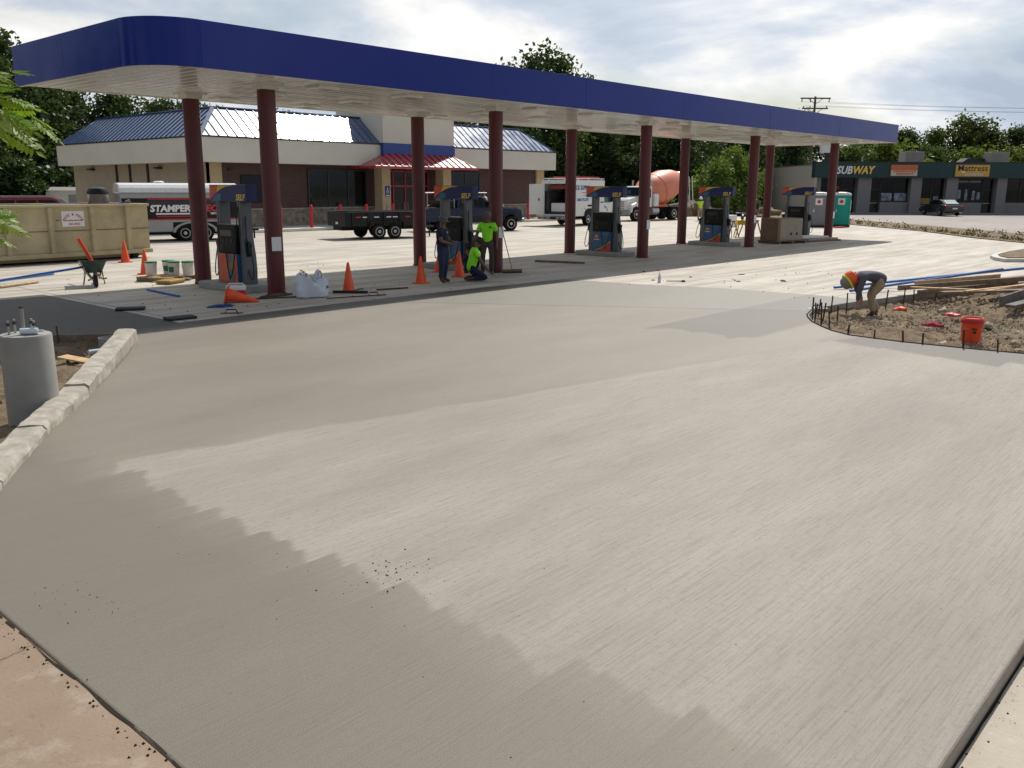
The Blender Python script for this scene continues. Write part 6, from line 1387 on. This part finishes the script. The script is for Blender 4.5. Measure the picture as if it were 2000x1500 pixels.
# man crouching behind in a dark shirt
J = dict(pelvis=(0, -.05, .45), waist=(0, .05, .58), chest=(0, .22, .76), neck=(0, .34, .87), head=(0, .43, .96), shL=(-.19, .24, .82), shR=(.19, .24, .82), elL=(-.24, .38, .60), elR=(.24, .38, .60), wrL=(-.16, .55, .45), wrR=(.16, .55, .45), haL=(-.10, .66, .38), haR=(.10, .66, .38),
         hipL=(-.10, -.04, .42), hipR=(.10, -.04, .42), knL=(-.18, .36, .50), knR=(.18, .36, .50), anL=(-.16, .08, .085), anR=(.16, .08, .085), toL=(-.18, .25, .035), toR=(.18, .25, .035), face=(0, 1, -.6))
person('man in dark shirt crouching beside the fuel pump behind the kneeling man', (18.75, 18.55, 0), R(160), J, 'dark_green_cloth', 'jeans_dark', 'boot_black', 'skin', hat=('cap', 'cap_grey'))
# worker bending over the form
J = dict(pelvis=(0, -.20, .78), waist=(0, -.03, .86), chest=(0, .22, .90), neck=(0, .36, .86), head=(0, .50, .76), shL=(-.19, .28, .86), shR=(.19, .26, .86), elL=(-.20, .36, .56), elR=(.22, .24, .56), wrL=(-.16, .36, .33), wrR=(.10, .16, .38), haL=(-.14, .38, .18), haR=(.05, .20, .25),
         hipL=(-.11, -.18, .75), hipR=(.11, -.18, .75), knL=(-.13, .08, .45), knR=(.15, -.02, .44), anL=(-.13, -.02, .085), anR=(.16, -.24, .085), toL=(-.14, .14, .035), toR=(.17, -.07, .035), face=(0, .15, -1))
zw = ZS(18.9, 6.75)
o, V, M_ = person('worker in grey shirt and khaki trousers bending over the island form', (18.95, 6.80, zw-.01), R(44), J, 'purple_grey', 'khaki', 'boot_black', 'skin_pale', sleeve='long', hat=('helmet', 'helmet_grey'))
b_ = MB().lathe([(.154, -.006), (.160, .0), (.158, .028), (.132, .03)], 22, sy=1.12).build('hat_band', 'hiviz_yellow', o, smooth=.7); b_.matrix_local = M_
m_ = MB().lathe([(.135, -.16), (.150, -.08), (.135, -.012), (.11, -.012), (.11, -.15)], 18, (0, -.03, 0), sy=1.1).build('neck_flap', 'hiviz_orange', o, smooth=.7); m_.matrix_local = M_
float_tool('hand_float', 'magnesium hand float held against the slab by the bending worker', (18.15, 7.62, .004), R(-42))
# distant people
J = stand(1.72); J.update(face=(.5, 1, 0))
o, V, M_ = person('worker in lime safety vest and white helmet near the mixer truck', (60.8, 35.3, 0), R(150), J, 'hiviz_lime', 'khaki', 'boot_brown', 'skin', hat=('helmet', 'helmet_white'))
J = stand(1.80); o, V, M_ = person('man in navy clothes standing behind the sawhorses', (55.6, 28.2, 0), R(100), J, 'navy_shirt', 'jeans_dark', 'boot_black', 'skin', sleeve='long', hat=('helmet', 'helmet_white'))
J = stand(1.80); J.update(face=(-.5, 1, 0)); person('man in white shirt and helmet behind the blue pickup hood', (39.5, 36.5, 0), R(170), J, 'white_cloth', 'jeans', 'boot_black', 'skin', hat=('helmet', 'helmet_white'))
J = stand(1.84); person('man in white helmet beside the white shirted man behind the pickup', (38.85, 37.1, 0), R(200), J, 'navy_shirt', 'jeans', 'boot_black', 'skin', hat=('helmet', 'helmet_white'))

# ------------------------------------------------------------------ trees and plants
def leaf_mesh(name, centers, per, spread, size, mat, seed, droop=.3):
    rng = np.random.default_rng(seed); n = len(centers)*per
    c = np.repeat(np.array(centers), per, 0)+rng.normal(0, 1, (n, 3))*spread
    a = rng.normal(0, 1, (n, 3)); a /= np.linalg.norm(a, axis=1)[:, None]; b = rng.normal(0, 1, (n, 3)); b[:, 2] -= droop
    b -= a*(a*b).sum(1)[:, None]; b /= np.linalg.norm(b, axis=1)[:, None]; s = size*rng.uniform(.55, 1.25, (n, 1))
    v = np.stack([c-a*s*.5, c+b*s*.32, c+a*s*.5, c-b*s*.32], 1).reshape(-1, 3)
    me = bpy.data.meshes.new(name); me.vertices.add(4*n); me.vertices.foreach_set('co', v.ravel())
    me.loops.add(4*n); me.loops.foreach_set('vertex_index', np.arange(4*n, dtype=np.int32)); me.polygons.add(n)
    me.polygons.foreach_set('loop_start', np.arange(0, 4*n, 4, dtype=np.int32)); me.update(calc_edges=True); me.validate(); me.materials.append(MAT[mat]); return me
def tree_meshes(seed, H, cr, base, mat, nl=9, per=34, ncl=150, size=.34, shape='round'):
    rs_ = random.Random(seed); tr = MB(); cen = []
    tr.tube([(0, 0, -.4), (.05*H*.02, 0, H*.2), (rs_.uniform(-.3, .3), rs_.uniform(-.3, .3), H*.55), (rs_.uniform(-.4, .4), rs_.uniform(-.4, .4), H*.86)], H*.022, 8, H*.005)
    lobes = []
    for k in range(nl):
        a = k*2.399+rs_.random(); zf = base+(1-base)*(.12+.76*(k+.5)/nl); rr = cr*(math.sin(PI*min(1, max(.08, (zf-base)/(1-base)*.86+.10)))**.6 if shape == 'round' else (1-.75*(zf-base)/(1-base)))
        q = rr*rs_.uniform(.35, .75); p = Vector((q*math.cos(a), q*math.sin(a), zf*H)); lobes.append((p, rr*rs_.uniform(.42, .62)))
        tr.tube([(0, 0, max(.15, zf-.22)*H), (p.x*.5, p.y*.5, (zf-.07)*H), tuple(p)], H*.008, 6, H*.002)
    lobes.append((Vector((rs_.uniform(-.4, .4), rs_.uniform(-.4, .4), H*.90)), cr*.42))
    for _ in range(ncl):
        p, r = rs_.choice(lobes); d = Vector((rs_.gauss(0, 1), rs_.gauss(0, 1), rs_.gauss(0, 1))).normalized()*r*rs_.uniform(.55, 1.12); d.z *= .8; cen.append(tuple(p+d))
    return tr.mesh('trunk', ['bark'], .8), leaf_mesh('crown', cen, per, cr*.105, size, mat, seed)
TV = [tree_meshes(1, 13, 4.2, .22, 'leaf_dark', 11, 40, 190, .42), tree_meshes(2, 11, 3.8, .15, 'leaf_mid', 10, 38, 170, .40), tree_meshes(3, 15, 4.4, .20, 'leaf_dark', 12, 40, 200, .44), tree_meshes(4, 7, 3.2, .06, 'leaf_light', 9, 36, 150, .34), tree_meshes(5, 12, 3.4, .12, 'leaf_mid', 11, 38, 170, .38, 'cone'), tree_meshes(6, 6, 2.9, .02, 'leaf_dark', 10, 40, 190, .36)]
TH = [13, 11, 15, 7, 12, 6]
def tree(label, k, x, y, h, grp, rz=None, wide=1.0, name='tree'):
    o = thing(name, label, 'tree' if name == 'tree' else 'shrub', (x, y, -.26), random.random()*6 if rz is None else rz, grp); s = h/TH[k]; o.scale = (s*wide, s*wide, s)
    for nm, me in zip(('trunk', 'crown'), TV[k]):
        c = bpy.data.objects.new(nm, me); COL.objects.link(c); c.parent = o
    return o
WB, WC, WR = 'trees behind the store', 'trees behind the trucks', 'trees beyond the shop row'
for x, y, h, k, w in [(26.5, 80, 14.8, 2, 1.1), (22, 74, 12.5, 0, 1.1), (31.7, 83.5, 12.4, 0, 1.2), (35.9, 87, 11.6, 2, 1.1), (38.5, 83.5, 10.8, 0, 1.2), (43.0, 84.5, 10.9, 2, 1.2), (46.5, 84, 10.6, 0, 1.1), (19, 83, 13.5, 2, 1.2), (27.5, 92, 15, 0, 1.2), (51, 86, 10.3, 2, 1.2), (57, 84, 10.0, 0, 1.2)]:
    tree('dense dark green tree in the wood behind the store', k, x, y, h, WB, None, w)
for x, y, h, k, w, lb in [(70.6, 59.4, 15.9, 2, 1.0, 'tallest dark tree rising above the middle of the canopy'), (68.5, 63.6, 14.0, 4, .95, 'pointed tree beside the tallest tree above the canopy'), (75.2, 58.0, 13.0, 0, .9, 'round tree on the shop side of the tallest tree'), (66.5, 70, 13.2, 1, .8, 'loose pale tree on the store side of the tallest tree')]:
    tree(lb, k, x, y, h, WC, None, w)
for x, y, h, k, w in [(64, 57, 9.5, 0, 1.2), (67, 54, 9, 1, 1.2), (72, 53, 9.6, 0, 1.2), (76.9, 52, 9.8, 2, 1.2), (81.5, 50, 9.6, 0, 1.2), (86, 52.5, 9.8, 2, 1.2), (90.5, 53.5, 9.8, 0, 1.2), (61, 63, 9.8, 2, 1.3), (84, 58, 10.2, 2, 1.3)]:
    tree('dark broad tree in the wood behind the mixer truck', k, x, y, h, WC, None, w)
for x, y, h, k, w in [(-16, 34, 11, 0, 1.1), (-22, 44, 13, 2, 1.1), (-14, 52, 12, 0, 1.1), (-24, 26, 10, 2, 1.1), (-12, 60, 13, 2, 1.2), (-4, 68, 12, 0, 1.1)]:
    tree('dense dark tree standing along the lot edge beside the dumpster', k, x, y, h, 'trees along the lot edge', None, w)
tree('bright green round bushy tree left of the shop side wall', 3, 74.5, 42.0, 4.9, WC, None, 1.15); tree('larger bright green bushy tree touching the shop side wall', 3, 79.2, 42.2, 6.0, WC, None, 1.05)
for x, y, h, k, w in [(120.0, 53.9, 12.3, 0, .8), (112, 54.5, 9.8, 1, 1.2), (129.7, 50, 9.6, 1, 1.3), (126, 45.2, 9.4, 3, 1.5), (134, 45.4, 10.6, 0, 1.1), (147.5, 45.3, 11.4, 4, .9), (150.0, 41.6, 13.2, 1, 1.2), (152, 39.5, 11.2, 0, 1.1), (163.5, 42.3, 12.2, 1, 1.0), (155.5, 36.0, 11.6, 0, .9), (159, 31, 11.0, 1, 1.1), (140, 37.5, 7.8, 3, 1.5), (106, 49, 9.0, 0, 1.2), (118, 47, 8.2, 1, 1.3), (138, 43, 8.6, 1, 1.3), (146, 35, 8.0, 3, 1.4), (142, 50, 9.5, 0, 1.2)]:
    tree(['dark round tree standing beyond the flat shop roofs', 'mid green loose tree standing beyond the flat shop roofs', '', 'pale bushy tree just behind the flat shop roofs', 'pointed tree standing beyond the flat shop roofs'][k], k, x, y, h, WR, None, w)
for x, y, h in [(67, 46.8, 2.2), (70.5, 44.6, 1.8), (64.8, 48, 2.0), (72, 40, 1.6), (81.5, 41.5, 1.5), (61.8, 51, 2.4)]:
    tree('low bushy shrub on the rough bank behind the trucks', 3, x, y, h, 'shrubs on the rough bank', None, 1.6, 'shrub')
for x, y, h, w in [(14, 70, 5, 1.5), (19, 71, 5.5, 1.5), (23, 77, 6, 1.5), (30, 76, 5.5, 1.5), (16, 77, 7, 1.4), (36, 79, 5, 1.5), (42, 80, 5, 1.5), (10, 66, 5, 1.5), (25.5, 72.5, 4.5, 1.3), (48, 80, 5, 1.5)]:
    tree('dark dense undergrowth bush below the trees behind the store', 5, x, y, h, 'undergrowth behind the store', None, w, 'shrub')
for x, y, h, w in [(63, 60, 5, 1.5), (69, 56.5, 5, 1.5), (75, 54.5, 5, 1.5), (82, 53, 5, 1.5), (88, 56, 5.5, 1.5), (94, 56, 6, 1.5), (100, 52, 6.5, 1.5), (105, 55, 7, 1.5)]:
    tree('dark dense undergrowth bush below the trees behind the mixer truck', 5, x, y, h, 'undergrowth behind the trucks', None, w, 'shrub')
for x, y, h, k, w in [(95.5, 50.5, 10, 0, 1.2), (99.5, 54, 10.5, 2, 1.2), (104, 56, 11, 0, 1.2)]:
    tree('dark tree between the mixer truck wood and the shop row', k, x, y, h, WC, None, w)
# rough grass and weeds along the verge and bank
cen = []; rs = random.Random(9)
def strip(a, b, n, w):
    for _ in range(n):
        t_ = rs.random(); cen.append((a[0]+(b[0]-a[0])*t_+rs.gauss(0, w), a[1]+(b[1]-a[1])*t_+rs.gauss(0, w), rs.uniform(.02, .09)))
strip((47.2, 9.6), (56, 17), 90, .15); strip((50.5, 8.5), (57.6, 15.2), 40, .4); strip((56, 17), (70.5, 32), 120, .25); strip((63, 21), (79, 40), 80, .5); strip((62, 50), (74, 44), 700, 1.5); strip((64, 47), (78, 41.5), 700, .9)
me = leaf_mesh('rough_grass', cen, 9, .09, .12, 'weed', 4, -1.2); o = bpy.data.objects.new('rough_grass', me); COL.objects.link(o); tag(o, 'rough dry grass along the lot verge and bank', 'grass', kind='stuff')
heap('soil_mound', 'brown soil mound behind the mixer truck', 'mound', (70.5, 41.3, -.05), 'soil', 2.6, 1.4, 1.3, 77, 4); heap('soil_mound', 'low brown soil mound near the shop side wall', 'mound', (76.5, 37.8, -.05), 'soil', 2.2, 1.2, .7, 78, 4)
rod('marker_stake', 'thin marker stake on the verge of the parking lot', 'stake', (51.3, 10.6, 0), (51.5, 10.5, 1.0), .02, 'lumber_grey')
# near sapling: pinnate leaves reaching into view from the pit
SP = thing('sapling', 'young tree with bright pinnate leaves beside the street corner', 'tree', (.55, 7.1, -.25))
tr = MB().tube([(0, 0, -.2), (.02, -.03, 1.2), (.05, -.1, 2.3), (.12, -.35, 3.2)], .035, 8, .012)
tr.tube([(.03, -.06, 1.8), (.5, -1.0, 2.4), (.90, -1.9, 2.95), (1.08, -2.25, 3.05)], .014, 6, .004); tr.tube([(.03, -.06, 1.7), (.55, -1.2, 2.2), (.95, -2.05, 2.55)], .011, 6, .003); tr.tube([(.05, -.1, 2.2), (.5, -1.1, 2.9), (1.02, -2.2, 3.22)], .012, 6, .003)
tr.build('trunk', 'bark', SP, smooth=.8)
lf = MB(); rs = random.Random(3)
lf.tube([(0, 0, 0), (.14, 0, .006), (.30, 0, -.012)], .0022, 4, .001)
for k in range(9):
    x = .03+k*.030; ln = .085*(.65+.35*math.sin(PI*(k+1.5)/10)); z = .006-.02*(x/.3)**2
    for s in (-1, 1):
        d = Vector((.52, s*.85, rs.uniform(-.25, .05))).normalized(); p = Vector((x, 0, z)); w = Vector((-.85*s, .52, 0)).normalized()*ln*.20*s; up_ = Vector((0, 0, .004))
        q = [p, p+d*ln*.3+w, p+d*ln*.7+w*.85-up_, p+d*ln-up_*2, p+d*ln*.7-w*.85-up_, p+d*ln*.3-w]; lf.poly(q)
lf.poly([(.295, 0, -.012), (.325, .016, -.012), (.375, 0, -.02), (.325, -.016, -.012)])
lfm = lf.mesh('compound_leaf', ['leaf_near'])
FR = [((1.600, 4.806, 2.874), (1.758, 4.685, 2.709)), ((1.665, 4.983, 2.801), (1.822, 4.861, 2.670)), ((1.711, 4.826, 2.908), (1.824, 4.737, 2.858)), ((1.778, 4.782, 2.833), (1.884, 4.717, 2.718)), ((1.665, 4.865, 3.020), (1.736, 4.806, 2.979)), ((1.740, 4.840, 3.040), (1.800, 4.770, 3.026)), ((1.600, 4.830, 2.965), (1.715, 4.760, 2.955)), ((1.560, 4.870, 2.336), (1.690, 4.760, 2.265)), ((1.570, 4.860, 2.255), (1.650, 4.830, 2.205)), ((1.53, 4.95, 2.64), (1.62, 4.88, 2.60)), ((1.64, 4.90, 2.93), (1.76, 4.78, 2.88)), ((1.58, 4.95, 2.40), (1.68, 4.84, 2.31)), ((1.70, 4.95, 2.86), (1.80, 4.80, 2.76)), ((1.45, 5.0, 2.9), (1.66, 4.86, 2.74)), ((1.45, 5.1, 2.75), (1.65, 5.0, 2.62)), ((1.4, 5.1, 2.5), (1.58, 4.95, 2.33)), ((1.35, 5.2, 3.1), (1.55, 5.0, 3.08)), ((1.2, 5.4, 2.9), (1.4, 5.3, 2.75)), ((1.2, 5.5, 3.2), (1.35, 5.3, 3.25)), ((1.0, 5.8, 2.7), (1.2, 5.7, 2.5)), ((.9, 6.2, 2.6), (.9, 5.9, 2.4)), ((.7, 6.8, 3.0), (.9, 6.7, 3.05)), ((.6, 6.9, 2.9), (.4, 6.8, 2.8))]
for a, b in FR:
    a, b = Vector(a), Vector(b); d = (b-a).normalized(); n_ = Vector((rs.uniform(-.5, .5), rs.uniform(-1.0, -.2), .8)); y = n_.cross(d).normalized(); z = d.cross(y)
    for rep in range(2):
        sc = (b-a).length/.30*(1 if rep == 0 else .75); mw = Matrix((d*sc*(1 if rep == 0 else 1), y*sc*1.05, z*sc)).transposed().to_4x4()
        if rep: mw = mw @ Matrix.Rotation(rs.choice((-1, 1))*rs.uniform(.5, 1.0), 4, 'Z') @ Matrix.Rotation(rs.uniform(-.6, .6), 4, 'X')
        mw.translation = a-Vector(SP.location); o = bpy.data.objects.new('compound_leaf', lfm); COL.objects.link(o); o.parent = SP; o.matrix_local = mw
bpy.context.view_layer.update()
